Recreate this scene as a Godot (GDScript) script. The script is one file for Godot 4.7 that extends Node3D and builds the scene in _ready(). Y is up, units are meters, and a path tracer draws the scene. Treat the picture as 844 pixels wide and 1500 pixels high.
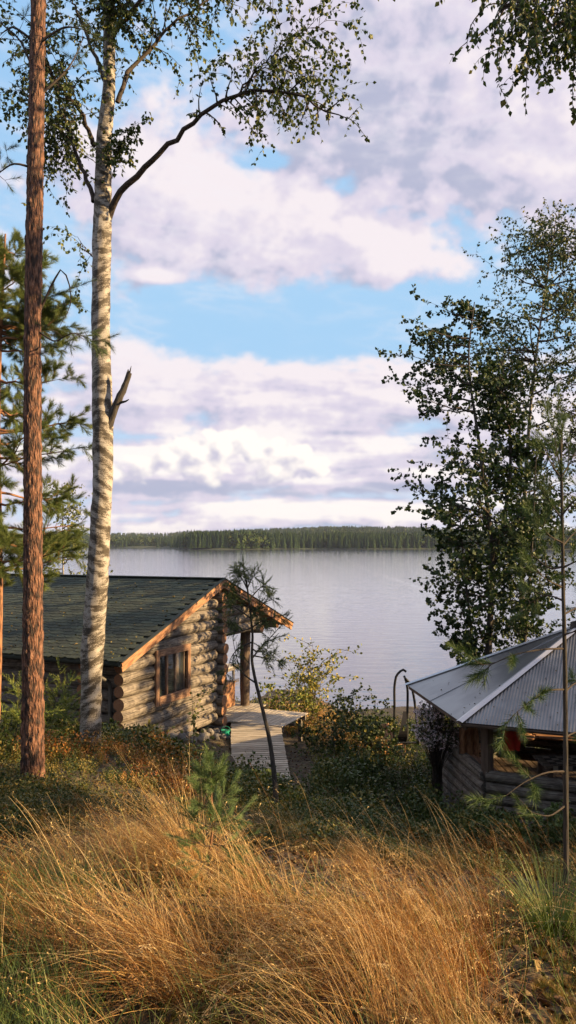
extends Node3D

const F := 1155.0            # focal length in photograph pixels
const HORIZON := 797.0
const EYE := 6.5             # eye height above the lake
var rng := RandomNumberGenerator.new()
var hn := FastNoiseLite.new()
var names := {}
var M := {}

# ------------------------------------------------------------------ helpers
class MB:
	var v := PackedVector3Array()
	var n := PackedVector3Array()
	var uv := PackedVector2Array()
	var c := PackedColorArray()
	var i := PackedInt32Array()
	func vert(p: Vector3, nn: Vector3, t := Vector2.ZERO, col := Color.WHITE) -> int:
		v.append(p); n.append(nn); uv.append(t); c.append(col)
		return v.size() - 1
	func tri(a: int, b: int, d: int) -> void:
		i.append(a); i.append(b); i.append(d)
	func quad(a: Vector3, b: Vector3, d: Vector3, e: Vector3, col := Color.WHITE, us := 1.0) -> void:
		var nn := (e - a).cross(b - a).normalized()
		var lu := (b - a).length() * us
		var lv := (e - a).length() * us
		var k := vert(a, nn, Vector2(0, 0), col)
		vert(b, nn, Vector2(lu, 0), col); vert(d, nn, Vector2(lu, lv), col); vert(e, nn, Vector2(0, lv), col)
		tri(k, k + 1, k + 2); tri(k, k + 2, k + 3)
	func face(a: Vector3, b: Vector3, d: Vector3, col := Color.WHITE) -> void:
		var nn := (d - a).cross(b - a).normalized()
		var k := vert(a, nn, Vector2.ZERO, col)
		vert(b, nn, Vector2(1, 0), col); vert(d, nn, Vector2(0.5, 1), col)
		tri(k, k + 1, k + 2)
	func box(t: Transform3D, s: Vector3, bevel := 0.0, uo := 0.0) -> void:
		# box with chamfered long edges; the grain (v) runs along the longest axis
		var h := s * 0.5
		var ax := 0
		if s.y >= s.x and s.y >= s.z: ax = 1
		elif s.z >= s.x: ax = 2
		var prof := []
		var a := h[(ax + 1) % 3]
		var b := h[(ax + 2) % 3]
		var e := minf(bevel, minf(a, b) * 0.45)
		if e > 0.0:
			prof = [Vector2(a - e, -b), Vector2(a, -b + e), Vector2(a, b - e), Vector2(a - e, b), Vector2(-a + e, b), Vector2(-a, b - e), Vector2(-a, -b + e), Vector2(-a + e, -b)]
		else:
			prof = [Vector2(a, -b), Vector2(a, b), Vector2(-a, b), Vector2(-a, -b)]
		var run := 0.0
		var l := h[ax]
		for k in prof.size():
			var p: Vector2 = prof[k]
			var q: Vector2 = prof[(k + 1) % prof.size()]
			var cs := []
			for w in [[p, -l], [q, -l], [q, l], [p, l]]:
				var o := Vector3.ZERO
				o[ax] = w[1]; o[(ax + 1) % 3] = w[0].x; o[(ax + 2) % 3] = w[0].y
				cs.append(t * o)
			var ln := (q - p).length()
			var mid := (p + q) * 0.5
			var nd := Vector2(q.y - p.y, p.x - q.x).normalized()
			if nd.dot(mid) < 0: nd = -nd
			var no := Vector3.ZERO
			no[(ax + 1) % 3] = nd.x; no[(ax + 2) % 3] = nd.y
			no = (t.basis * no).normalized()
			var i0 := vert(cs[0], no, Vector2(run + uo, uo)); vert(cs[1], no, Vector2(run + ln + uo, uo)); vert(cs[2], no, Vector2(run + ln + uo, 2 * l + uo)); vert(cs[3], no, Vector2(run + uo, 2 * l + uo))
			tri(i0, i0 + 1, i0 + 2); tri(i0, i0 + 2, i0 + 3)
			run += ln
		for sg in [-1.0, 1.0]:
			var no := Vector3.ZERO
			no[ax] = sg
			no = (t.basis * no).normalized()
			var first := v.size()
			for p in prof:
				var o := Vector3.ZERO
				o[ax] = l * sg; o[(ax + 1) % 3] = p.x; o[(ax + 2) % 3] = p.y
				vert(t * o, no, Vector2(p.x + uo, p.y + uo))
			for k in range(1, prof.size() - 1): tri(first, first + k, first + k + 1)
	func tube(pts: Array, rad: Array, sides := 6, urep := 1.0, vs := 1.0, cap := true, nz: FastNoiseLite = null, amp := 0.0, ns := 1.0, v0 := 0.0) -> void:
		var m := pts.size()
		var tdir: Vector3 = (pts[1] - pts[0]).normalized()
		var nx := tdir.cross(Vector3(0.31, 0.2, 0.93))
		if nx.length() < 0.1: nx = tdir.cross(Vector3(1, 0, 0))
		nx = nx.normalized()
		var first := v.size()
		var run := v0
		for k in m:
			if k > 0: run += (pts[k] - pts[k - 1]).length()
			var t: Vector3 = ((pts[mini(k + 1, m - 1)] as Vector3) - pts[maxi(k - 1, 0)]).normalized()
			nx = (nx - t * nx.dot(t)).normalized()
			var ny := t.cross(nx)
			for s in sides + 1:
				var a := TAU * s / sides
				var d := nx * cos(a) + ny * sin(a)
				var r: float = rad[k]
				if nz: r *= 1.0 + amp * nz.get_noise_3d(d.x * ns, d.y * ns + d.z * ns * 0.7, run * ns * 2.2)
				vert(pts[k] + d * r, d, Vector2(urep * s / sides, run * vs))
		for k in m - 1:
			for s in sides:
				var a := first + k * (sides + 1) + s
				tri(a, a + 1, a + sides + 2); tri(a, a + sides + 2, a + sides + 1)
		if nz and amp > 0.0: smooth(first, m, sides)
		if cap:
			for e in [0, m - 1]:
				var no: Vector3 = ((pts[1] - pts[0]) if e == 0 else (pts[m - 2] - pts[m - 1])).normalized() * -1.0
				var ce := vert(pts[e], no, Vector2(0.5, 0.5))
				var ring := v.size()
				for s in sides + 1: vert(v[first + e * (sides + 1) + s], no, Vector2(0.5 + 0.5 * cos(TAU * s / sides), 0.5 + 0.5 * sin(TAU * s / sides)))
				for s in sides: tri(ce, ring + s, ring + s + 1)
	func smooth(first: int, m: int, sides: int) -> void:
		# normals of a displaced tube from its neighbours
		var w := sides + 1
		for k in m:
			for s in w:
				var sl := (s - 1 + sides) % sides
				var sr := (s + 1) % sides
				var du := v[first + k * w + sr] - v[first + k * w + sl]
				var dv := v[first + mini(k + 1, m - 1) * w + s] - v[first + maxi(k - 1, 0) * w + s]
				var nn := du.cross(dv).normalized()
				if nn.dot(n[first + k * w + s]) < 0: nn = -nn
				n[first + k * w + s] = nn
	func mesh(mat: Material = null, into: ArrayMesh = null) -> ArrayMesh:
		var am := into if into else ArrayMesh.new()
		if v.is_empty(): return am
		for k in range(0, i.size(), 3):      # front faces run clockwise about their normals
			if (v[i[k + 2]] - v[i[k]]).cross(v[i[k + 1]] - v[i[k]]).dot(n[i[k]] + n[i[k + 1]] + n[i[k + 2]]) < 0.0:
				var w := i[k + 1]
				i[k + 1] = i[k + 2]
				i[k + 2] = w
		var arr := []
		arr.resize(Mesh.ARRAY_MAX)
		arr[Mesh.ARRAY_VERTEX] = v; arr[Mesh.ARRAY_NORMAL] = n; arr[Mesh.ARRAY_TEX_UV] = uv; arr[Mesh.ARRAY_COLOR] = c; arr[Mesh.ARRAY_INDEX] = i
		am.add_surface_from_arrays(Mesh.PRIMITIVE_TRIANGLES, arr)
		if mat: am.surface_set_material(am.get_surface_count() - 1, mat)
		return am

class Scatter:
	var b := PackedFloat32Array()
	var count := 0
	func add(x: Vector3, y: Vector3, z: Vector3, o: Vector3, col: Color) -> void:
		b.append_array(PackedFloat32Array([x.x, y.x, z.x, o.x, x.y, y.y, z.y, o.y, x.z, y.z, z.z, o.z, col.r, col.g, col.b, 1.0]))
		count += 1
	func addt(t: Transform3D, col: Color) -> void:
		add(t.basis.x, t.basis.y, t.basis.z, t.origin, col)

func copies(called: String, mesh: Mesh, sc: Scatter, parent: Node, mat: Material) -> MultiMeshInstance3D:
	var mm := MultiMesh.new()
	mm.transform_format = MultiMesh.TRANSFORM_3D
	mm.use_colors = true
	mm.mesh = mesh
	mm.instance_count = sc.count
	if sc.count: mm.buffer = sc.b
	var o := MultiMeshInstance3D.new()
	o.name = called
	o.multimesh = mm
	o.material_override = mat
	o.set_meta("kind", "stuff")
	parent.add_child(o, true)
	return o

func numbered(called: String) -> String:
	if not names.has(called):
		names[called] = 0
		return called
	names[called] += 1
	return "%s_%03d" % [called, names[called]]

func thing(called: String, label: String, category: String, at := Vector3.ZERO, group := "", turn := 0.0) -> Node3D:
	var o := Node3D.new()
	o.name = numbered(called)
	rng.seed = hash(o.name) + 11      # each thing keeps its own shape
	add_child(o, true)
	o.position = at
	o.rotation.y = turn
	o.set_meta("label", label); o.set_meta("category", category)
	if group: o.set_meta("group", group)
	return o

func part(called: String, mesh: Mesh, parent: Node, mat: Material = null, at := Transform3D.IDENTITY) -> MeshInstance3D:
	var o := MeshInstance3D.new()
	o.name = called
	o.mesh = mesh
	if mat: o.material_override = mat
	o.transform = at
	parent.add_child(o, true)
	return o

func struct(called: String, mesh: Mesh, mat: Material) -> MeshInstance3D:
	var o := part(called, mesh, self, mat)
	o.set_meta("kind", "structure")
	return o

func ray(px: float, py: float, d: float) -> Vector3:
	# the world point d metres ahead of the viewpoint that a photograph pixel shows (used to measure the place)
	var pitch := atan((HORIZON - 750.0) / F)
	var w := Basis(Vector3.RIGHT, pitch) * Vector3((px - 422.0) / F, (750.0 - py) / F, -1.0)
	w *= d / -w.z
	return Vector3(w.x, EYE + w.y, w.z)

func R(a: float, b: float) -> float:
	return rng.randf_range(a, b)

func lin(r: float, g: float, b: float) -> Color:
	return Color(r, g, b).linear_to_srgb()

func prof(d: float, t: Array) -> float:
	for k in range(1, t.size()):
		if d <= t[k][0]:
			var a: float = (d - t[k - 1][0]) / (t[k][0] - t[k - 1][0])
			a = lerpf(a, a * a * (3 - 2 * a), 0.35)
			return lerpf(t[k - 1][1], t[k][1], a)
	return t[-1][1]

const PL := [[-60, 4.0], [-12, -0.2], [0.0, -1.6], [3.0, -1.62], [5.0, -1.93], [8.0, -2.42], [10.5, -2.68], [13.0, -3.45], [15.5, -4.02], [20.0, -4.6], [28.0, -5.8], [34.0, -6.6], [50.0, -8.6], [90.0, -11.0]]
const PC := [[-60, 4.0], [-12, -0.2], [0.0, -1.6], [3.0, -1.62], [5.0, -2.02], [7.0, -2.65], [10.0, -3.55], [14.0, -4.55], [16.0, -4.78], [20.0, -5.0], [27.0, -5.7], [34.0, -6.4], [40.0, -7.1], [60.0, -9.0], [90.0, -11.0]]
const PR := [[-60, 4.0], [-12, -0.2], [0.0, -1.6], [3.0, -1.66], [4.4, -1.94], [6.0, -2.65], [8.0, -3.4], [11.0, -4.3], [14.0, -4.8], [20.0, -5.4], [28.0, -6.2], [33.0, -6.6], [50.0, -8.6], [90.0, -11.0]]

func ground(x: float, z: float) -> float:
	var d := -z
	var h: float
	if x < 0.3: h = lerpf(prof(d, PL), prof(d, PC), smoothstep(-2.4, 0.1, x))
	else: h = lerpf(prof(d, PC), prof(d, PR), smoothstep(0.3, 2.4, x))
	h += hn.get_noise_2d(x * 0.6, z * 0.6) * 0.16 + hn.get_noise_2d(x * 2.6 + 40, z * 2.6) * 0.05
	return EYE + h

func noise(freq: float, oct := 4, sd := 1, type := FastNoiseLite.TYPE_SIMPLEX_SMOOTH) -> FastNoiseLite:
	var n := FastNoiseLite.new()
	n.noise_type = type
	n.frequency = freq
	n.fractal_type = FastNoiseLite.FRACTAL_FBM
	n.fractal_octaves = oct
	n.seed = sd
	return n

func ntex(freq: float, stops: Array, size := 512, oct := 5, sd := 1, type := FastNoiseLite.TYPE_SIMPLEX_SMOOTH) -> NoiseTexture2D:
	var t := NoiseTexture2D.new()
	t.width = size; t.height = size
	t.seamless = true
	t.noise = noise(freq, oct, sd, type)
	if stops.size():
		var g := Gradient.new()
		var off := PackedFloat32Array()
		var cols := PackedColorArray()
		for s in stops:
			off.append(s[0]); cols.append(s[1])
		g.offsets = off; g.colors = cols
		t.color_ramp = g
	return t

func mat(called: String, col: Color, rough := 0.8) -> StandardMaterial3D:
	var m := StandardMaterial3D.new()
	m.resource_name = called
	m.albedo_color = col
	m.roughness = rough
	M[called] = m
	return m

func tmat(called: String, tex: Texture2D, rough: float, scale := Vector3.ONE, bump: Texture2D = null, bs := 1.0, tri := false) -> StandardMaterial3D:
	var m := mat(called, Color.WHITE, rough)
	m.albedo_texture = tex
	m.uv1_scale = scale
	if bump:
		m.heightmap_enabled = true
		m.heightmap_texture = bump
		m.heightmap_scale = bs
	if tri:
		m.uv1_triplanar = true
		m.uv1_world_triplanar = true
	return m

func leafmat(called: String, back: Color, rough := 0.5) -> StandardMaterial3D:
	var m := mat(called, Color.WHITE, rough)
	m.vertex_color_use_as_albedo = true
	m.backlight_enabled = true
	m.backlight = back
	m.metallic_specular = 0.35
	return m

# ------------------------------------------------------------------ sky
# clouds placed by heading and height in degrees: [heading, height, half width, half height, amount]
const BLOBS := [
	[0.5, 21.8, 9.0, 2.6, 0.55], [8.8, 19.6, 4.0, 1.8, 0.42], [-8.5, 23.5, 4.0, 2.2, 0.35], [9.0, 30.0, 12.0, 6.0, 0.55], [18.0, 24.5, 7.0, 4.0, 0.5],
	[-9.5, 18.8, 1.7, 0.5, 0.75], [-1.0, 9.8, 13.0, 2.3, 0.5], [-2.8, 6.9, 4.6, 1.35, 0.75], [-12.5, 10.2, 5.0, 2.6, 0.4], [-8.0, 5.2, 8.0, 1.2, 0.45], [8.0, 4.6, 5.0, 0.7, 0.4], [8.3, 6.0, 3.0, 0.35, 0.5],
	[-1.0, 15.5, 13.0, 1.5, -1.0], [-8.5, 17.2, 3.8, 1.9, -0.75], [11.0, 15.8, 7.0, 1.8, -0.9], [-17.0, 31.5, 5.0, 4.5, -0.7], [-16.5, 20.0, 3.5, 3.5, -0.45],
	[-1.6, 26.4, 2.0, 0.9, -0.4], [9.9, 8.4, 3.2, 1.0, -0.5], [-6.0, 34.0, 4.0, 3.0, -0.3], [3.5, 24.9, 1.6, 0.7, -0.25], [4.0, 3.6, 10.0, 0.3, -0.2], [-4.0, 2.6, 16.0, 1.2, 0.45], [-14.0, 26.5, 5.0, 3.0, 0.4]]
var n_big: FastNoiseLite
var n_fine: FastNoiseLite
var n_warp: FastNoiseLite

# where the clouds are thick and grey (below zero) or catch the sun (above zero)
const TONES := [[4.0, 31.0, 8.0, 5.5, -0.42], [13.0, 27.0, 7.0, 3.5, -0.18], [-8.5, 4.25, 5.5, 0.32, -1.0], [8.3, 6.05, 3.2, 0.4, -0.8], [8.5, 4.3, 4.2, 0.7, -0.55], [3.0, 8.0, 3.5, 0.25, -0.5], [-3.0, 6.9, 4.6, 1.3, 0.6], [-7.0, 25.0, 5.0, 2.5, 0.2], [7.5, 19.8, 4.0, 1.6, 0.3], [0.0, 21.5, 6.0, 2.5, 0.12], [0.0, 3.0, 14.0, 0.5, 0.3], [-9.5, 18.8, 1.8, 0.6, 0.3]]

func field(az: float, el: float, list: Array) -> float:
	var sum := 0.0
	for b in list:
		var dx: float = (az - b[0]) / b[2]
		if absf(dx) > 2.6: continue
		var dy: float = (el - b[1]) / b[3]
		if absf(dy) > 2.6: continue
		sum += b[4] * exp(-dx * dx - dy * dy)
	return sum

func cloud(az: float, el: float) -> float:
	var a := deg_to_rad(az)
	var e := deg_to_rad(el)
	var k := 1.0 / (sin(e) + 0.16)
	var p := Vector2(sin(a), -cos(a)) * cos(e) * k
	var wx := n_warp.get_noise_2d(p.x * 60, p.y * 60) * 0.22
	var q := p + Vector2(wx, n_warp.get_noise_2d(p.x * 60 + 300, p.y * 60) * 0.22)
	var low := smoothstep(14.0, 8.0, el)
	var puff := n_fine.get_noise_2d(az * lerpf(1.7, 0.9, low) + wx * 20, el * lerpf(2.4, 6.0, low))
	var s := n_big.get_noise_2d(q.x * 55, q.y * 55) * 0.7 + puff * 0.33 + n_fine.get_noise_2d(az * 6.0, el * 8.0) * 0.13
	var cov := 0.16 + 0.06 * sin(a * 3.0)
	if absf(az) < 60.0: cov += field(az, el, BLOBS)
	return s + cov

# the heads of the cumulus bank above the far shore: [heading, height, size]
const HEADS := [[-4.5, 7.2, 1.5], [-6.5, 6.5, 1.6], [-8.5, 6.2, 1.5], [-2.2, 6.7, 1.6], [0.3, 6.3, 1.5], [2.0, 5.6, 1.3], [-10.6, 5.5, 1.5], [-3.2, 7.8, 1.1], [-1.0, 5.2, 1.6], [-6.0, 5.2, 1.8], [1.2, 6.6, 0.9], [-7.4, 7.2, 0.9], [-12.5, 5.0, 1.2], [-5.6, 7.9, 0.7], [-0.8, 7.2, 0.8]]

func heap(az: float, el: float) -> float:
	if absf(az + 5.0) > 12.0 or el > 11.0: return -1.0
	var best := -1.0
	var rough := n_fine.get_noise_2d(az * 4.0, el * 5.5) * 0.6 + n_fine.get_noise_2d(az * 13.0 + 9, el * 15.0) * 0.12
	for h in HEADS:
		var dx: float = (az - h[0]) / h[2]
		var dy: float = (el - h[1]) / h[2] * 1.25
		if absf(dx) > 2.0 or absf(dy) > 2.0: continue
		best = maxf(best, 1.0 - sqrt(dx * dx + dy * dy))
	return (best + rough) if best > -0.9 else -1.0

func sky_colour(az: float, el: float, full: bool) -> Color:
	var c := cloud(az, el)
	var e := clampf(el / 35.0, 0, 1)
	var blue := Color(0.60, 0.72, 0.90).lerp(Color(0.39, 0.635, 0.90), smoothstep(0.02, 0.42, e)).lerp(Color(0.33, 0.57, 0.87), smoothstep(0.5, 1.0, e))
	var dens := smoothstep(-0.08, 0.3, c)
	var c2 := cloud(az + 1.5, el + 1.0)
	var lit := 0.62 + (c - c2) * 1.35 - smoothstep(0.55, 1.3, c) * 0.2 + n_fine.get_noise_2d(az * 3.0 + 40, el * 4.5) * 0.14
	if absf(az) < 60.0: lit += field(az, el, TONES)
	lit = clampf(lit, 0.0, 1.0)
	var shade := Color(0.47, 0.48, 0.63).lerp(Color(0.40, 0.47, 0.64), smoothstep(0.16, 0.0, e))
	var mid := Color(0.74, 0.67, 0.79)
	var bright := Color(0.94, 0.845, 0.87).lerp(Color(1.05, 0.97, 0.92), smoothstep(0.35, 0.15, e))
	var cl := shade.lerp(mid, smoothstep(0.0, 0.5, lit)).lerp(bright, smoothstep(0.45, 1.0, lit))
	var col := blue.lerp(cl, dens * 0.95)
	var wisp := pow(1.0 - absf(n_fine.get_noise_2d(az * 0.9 + 70 + el * 0.5, el * 3.2 + 20)), 7.0) * smoothstep(-0.5, 0.2, n_big.get_noise_2d(az * 2.0, el * 5.0))
	col = col.lerp(Color(0.90, 0.86, 0.91), wisp * 0.3)
	var h := heap(az, el)
	if h > 0.0:
		var l := clampf(0.5 + (h - heap(az + 0.7, el + 0.55)) * 1.1 + (el - 5.2) * 0.22, 0.0, 1.0)
		var base := smoothstep(3.95, 4.5, el + n_fine.get_noise_2d(az * 2.0, 3.0) * 0.5)
		col = col.lerp(Color(0.60, 0.58, 0.71).lerp(Color(1.1, 1.02, 0.94), l), smoothstep(0.0, 0.28, h) * base * 0.92)
	return col

func make_sky() -> PanoramaSkyMaterial:
	n_big = noise(0.011, 6, 7)
	n_fine = noise(0.11, 5, 21)
	n_warp = noise(0.012, 3, 4)
	var lo := Image.create(1024, 512, false, Image.FORMAT_RGBF)
	for y in 512:
		var el := 90.0 - 180.0 * (y + 0.5) / 512
		for x in 1024:
			if el < -2.0:
				lo.set_pixel(x, y, Color(0.3, 0.3, 0.34))
				continue
			var az := 360.0 * (x + 0.5) / 1024
			if az > 180.0: az -= 360.0
			lo.set_pixel(x, y, sky_colour(az, maxf(el, 0.1), false))
	lo.resize(4096, 2048, Image.INTERPOLATE_CUBIC)
	for y in range(540, 1024):
		var el := 90.0 - 180.0 * (y + 0.5) / 2048
		for k in range(-280, 280):
			lo.set_pixel((k + 4096) % 4096, y, sky_colour(360.0 * (k + 0.5) / 4096, el, true))
	var m := PanoramaSkyMaterial.new()
	m.panorama = ImageTexture.create_from_image(lo)
	return m

func make_view() -> void:
	var cam := Camera3D.new()
	cam.name = "camera"
	add_child(cam)
	cam.position = Vector3(0, EYE, 0)
	cam.rotation.x = atan((HORIZON - 750.0) / F)
	cam.fov = rad_to_deg(2.0 * atan(750.0 / F))
	cam.far = 9000.0
	cam.near = 0.05
	cam.current = true
	var env := Environment.new()
	env.background_mode = Environment.BG_SKY
	env.sky = Sky.new()
	env.sky.sky_material = make_sky()
	env.background_energy_multiplier = 0.46
	env.tonemap_mode = Environment.TONE_MAPPER_LINEAR
	env.tonemap_exposure = 2.25
	env.sdfgi_enabled = true
	env.ssao_enabled = true
	env.ssil_enabled = true
	env.fog_enabled = true
	env.fog_density = 0.00006
	env.fog_light_color = Color(0.74, 0.78, 0.9)
	var we := WorldEnvironment.new()
	we.name = "environment"
	we.environment = env
	add_child(we)
	var sun := DirectionalLight3D.new()
	sun.name = "sun"
	add_child(sun)
	var az := deg_to_rad(10.0)
	var el := deg_to_rad(19.0)
	sun.look_at_from_position(Vector3(cos(el) * cos(az), sin(el), cos(el) * sin(az)) * 50.0, Vector3.ZERO)
	sun.light_energy = 1.6
	sun.light_color = Color(1.0, 0.85, 0.62)
	sun.light_angular_distance = 0.5
	sun.shadow_enabled = true

# ------------------------------------------------------------------ materials
func birch_bark() -> ImageTexture:
	# pale bark with dark cross-wise scars and rough black patches
	var w := 256
	var h := 2048
	var im := Image.create(w, h, false, Image.FORMAT_RGB8)
	var a := noise(1.0, 4, 31)
	var b := noise(1.0, 4, 32)
	var g := noise(1.0, 3, 33)
	for y in h:
		for x in w:
			var t := TAU * x / w
			var u := Vector2(cos(t), sin(t))
			var s := TAU * y / h
			var p := Vector3(u.x, u.y, 0)
			var vy := Vector2(cos(s), sin(s)) * 14.0
			var scar := a.get_noise_3d(p.x * 1.1 + vy.x * 1.9, p.y * 1.1 + vy.y * 1.9, vy.x * 1.3)
			var patch := b.get_noise_3d(p.x * 0.7 + vy.x * 0.42, p.y * 0.7 + vy.y * 0.42, vy.y * 0.25)
			var grit := g.get_noise_2d(x * 0.18, y * 0.18)
			var base := Color(0.69, 0.67, 0.64).lerp(Color(0.53, 0.49, 0.45), clampf(0.5 + patch * 0.8 + grit * 0.35, 0, 1))
			var dark := smoothstep(0.3, 0.4, scar + patch * 0.45 + grit * 0.15) * 0.85
			dark = maxf(dark, smoothstep(-0.04, 0.16, patch + grit * 0.6 + scar * 0.35) * 0.88)
			var lens := a.get_noise_3d(p.x * 2.2 + 50, p.y * 2.2, y * 0.35)
			dark = maxf(dark, smoothstep(0.34, 0.42, lens) * 0.6)
			im.set_pixel(x, y, base.lerp(Color(0.17, 0.145, 0.125).lerp(Color(0.3, 0.27, 0.22), clampf(0.5 + grit, 0, 1)), dark).clamp())
	return ImageTexture.create_from_image(im)

func weathered(seed_value: int, a: Color, b: Color, knot: Color) -> Array:
	# weathered log: streaks along the length, drying cracks, knots; returns colour and relief
	var w := 256
	var h := 1024
	var g := RandomNumberGenerator.new()
	g.seed = seed_value
	var im := Image.create(w, h, false, Image.FORMAT_RGB8)
	var hm := Image.create(w, h, false, Image.FORMAT_RGB8)
	var n := noise(1.0, 4, seed_value)
	for y in h:
		for x in w:
			var t := TAU * x / w
			var s := TAU * y / h
			var u := Vector2(cos(t), sin(t))
			var v := Vector2(cos(s), sin(s))
			var st := n.get_noise_3d(u.x * 4.0 + v.x * 1.2, u.y * 4.0 + v.y * 1.2, 3.0)
			var bl := n.get_noise_3d(u.x * 0.8 + v.x * 3.0, u.y * 0.8 + v.y * 3.0, 9.0)
			im.set_pixel(x, y, a.lerp(b, clampf(0.5 + st * 0.9 + bl * 0.7, 0, 1)))
			var k := clampf(0.7 + st * 0.5, 0, 1)
			hm.set_pixel(x, y, Color(k, k, k))
	for k in 46:
		var x := g.randf() * w
		var y0 := g.randi() % h
		for j in g.randi_range(60, 380):
			x += g.randf_range(-0.35, 0.35)
			for q in (2 if j % 90 > 20 else 1):
				var px := posmod(int(x) + q, w)
				im.set_pixel(px, (y0 + j) % h, a * 0.35)
				hm.set_pixel(px, (y0 + j) % h, Color(0.1, 0.1, 0.1))
	for k in 16:
		var cx := g.randi() % w
		var cy := g.randi() % h
		var r := g.randf_range(5, 10)
		for dy in range(-14, 15):
			for dx in range(-10, 11):
				var d := Vector2(dx, dy * 0.7).length() / r
				if d < 1.0: im.set_pixel(posmod(cx + dx, w), posmod(cy + dy, h), im.get_pixel(posmod(cx + dx, w), posmod(cy + dy, h)).lerp(knot, (1.0 - d * d) * 0.9))
	return [ImageTexture.create_from_image(im), ImageTexture.create_from_image(hm)]

func make_materials() -> void:
	var C := func(r, g, b): return lin(r, g, b)
	var grain := ntex(0.012, [[0.0, Color(0.25, 0.25, 0.25)], [1.0, Color.WHITE]], 512, 5, 11)
	var wl := weathered(3, C.call(0.12, 0.10, 0.083), C.call(0.27, 0.232, 0.192), C.call(0.10, 0.055, 0.03))
	tmat("log_side", wl[0], 0.85, Vector3(1.0, 0.4, 1), wl[1], 1.4)
	var endtex := ntex(0.02, [[0.2, C.call(0.24, 0.11, 0.055)], [0.5, C.call(0.34, 0.165, 0.08)], [0.8, C.call(0.27, 0.15, 0.085)]], 256, 4, 8)
	tmat("log_end", endtex, 0.85, Vector3(1, 1, 1), grain, 0.4)
	var gl := weathered(5, C.call(0.10, 0.085, 0.07), C.call(0.23, 0.20, 0.17), C.call(0.05, 0.04, 0.03))
	tmat("grey_log", gl[0], 0.9, Vector3(1.0, 0.4, 1), gl[1], 1.4)
	var warm := ntex(0.013, [[0.2, C.call(0.22, 0.10, 0.05)], [0.5, C.call(0.36, 0.175, 0.085)], [0.8, C.call(0.43, 0.24, 0.13)]], 512, 5, 6)
	tmat("warm_board", warm, 0.7, Vector3(3.0, 0.5, 1), grain, 0.35)
	var brown := ntex(0.013, [[0.2, C.call(0.14, 0.07, 0.04)], [0.5, C.call(0.24, 0.13, 0.075)], [0.8, C.call(0.31, 0.19, 0.115)]], 512, 5, 16)
	tmat("frame_board", brown, 0.75, Vector3(4.0, 0.6, 1), grain, 0.35)
	var dark := ntex(0.013, [[0.2, C.call(0.075, 0.052, 0.04)], [0.8, C.call(0.15, 0.105, 0.075)]], 256, 4, 17)
	tmat("dark_wood", dark, 0.8, Vector3(3.0, 0.6, 1), grain, 0.5)
	for k in 3:
		var g0 := 1.0 + 0.22 * k
		var deck := ntex(0.012, [[0.2, C.call(0.23 * g0, 0.195 * g0, 0.15 * g0)], [0.5, C.call(0.33 * g0, 0.285 * g0, 0.225 * g0)], [0.8, C.call(0.38 * g0, 0.335 * g0, 0.27 * g0)]], 256, 5, 40 + k)
		tmat("deck_board_%d" % k, deck, 0.85, Vector3(5.0, 0.6, 1), grain, 0.4)
	for k in 4:
		var s: float = [0.8, 1.0, 1.15, 1.35][k]
		var sh := ntex(0.05, [[0.2, C.call(0.022 * s, 0.029 * s, 0.021 * s)], [0.8, C.call(0.045 * s, 0.058 * s, 0.04 * s)]], 256, 4, 50 + k)
		tmat("shingle_%d" % k, sh, 0.92, Vector3(0.9, 0.9, 0.9), grain, 0.3, true)
	var soil := ntex(0.012, [[0.15, C.call(0.022, 0.018, 0.012)], [0.4, C.call(0.055, 0.04, 0.025)], [0.55, C.call(0.09, 0.06, 0.033)], [0.7, C.call(0.05, 0.05, 0.02)], [0.88, C.call(0.12, 0.085, 0.045)]], 1024, 6, 61)
	var soilb := ntex(0.03, [], 512, 5, 62)
	tmat("soil", soil, 0.97, Vector3(0.35, 0.35, 0.35), soilb, 4.0, true)
	tmat("birch_bark", birch_bark(), 0.75, Vector3(1, 0.21, 1), grain, 0.5)
	var pb := ntex(0.014, [[0.2, C.call(0.035, 0.022, 0.017)], [0.4, C.call(0.085, 0.045, 0.032)], [0.55, C.call(0.18, 0.08, 0.048)], [0.72, C.call(0.27, 0.14, 0.09)]], 512, 5, 71)
	tmat("pine_bark", pb, 0.85, Vector3(2.0, 0.8, 1), ntex(0.03, [], 512, 3, 78, FastNoiseLite.TYPE_CELLULAR), 3.0)
	tmat("pine_bark_upper", ntex(0.014, [[0.2, C.call(0.10, 0.045, 0.026)], [0.5, C.call(0.27, 0.12, 0.058)], [0.8, C.call(0.36, 0.185, 0.095)]], 512, 5, 72), 0.8, Vector3(1.0, 0.5, 1), grain, 0.5)
	tmat("twig_bark", ntex(0.03, [[0.2, C.call(0.035, 0.026, 0.02)], [0.8, C.call(0.085, 0.062, 0.046)]], 256, 4, 73), 0.85, Vector3(2, 2, 1), grain, 0.3)
	tmat("alder_bark", ntex(0.02, [[0.2, C.call(0.035, 0.03, 0.026)], [0.8, C.call(0.09, 0.078, 0.066)]], 256, 4, 74), 0.9, Vector3(2, 0.7, 1), grain, 0.8)
	tmat("stone", ntex(0.02, [[0.2, C.call(0.10, 0.095, 0.09)], [0.5, C.call(0.19, 0.175, 0.16)], [0.8, C.call(0.27, 0.245, 0.22)]], 256, 5, 75), 0.9, Vector3(1.5, 1.5, 1.5), soilb, 1.5, true)
	var smooth_sheet := tmat("roof_sheet", ntex(0.006, [[0.3, C.call(0.17, 0.17, 0.178)], [0.7, C.call(0.25, 0.248, 0.252)]], 512, 5, 76), 0.32, Vector3(0.4, 0.4, 0.4), null, 1.0, true)
	smooth_sheet.metallic = 0.75
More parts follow.
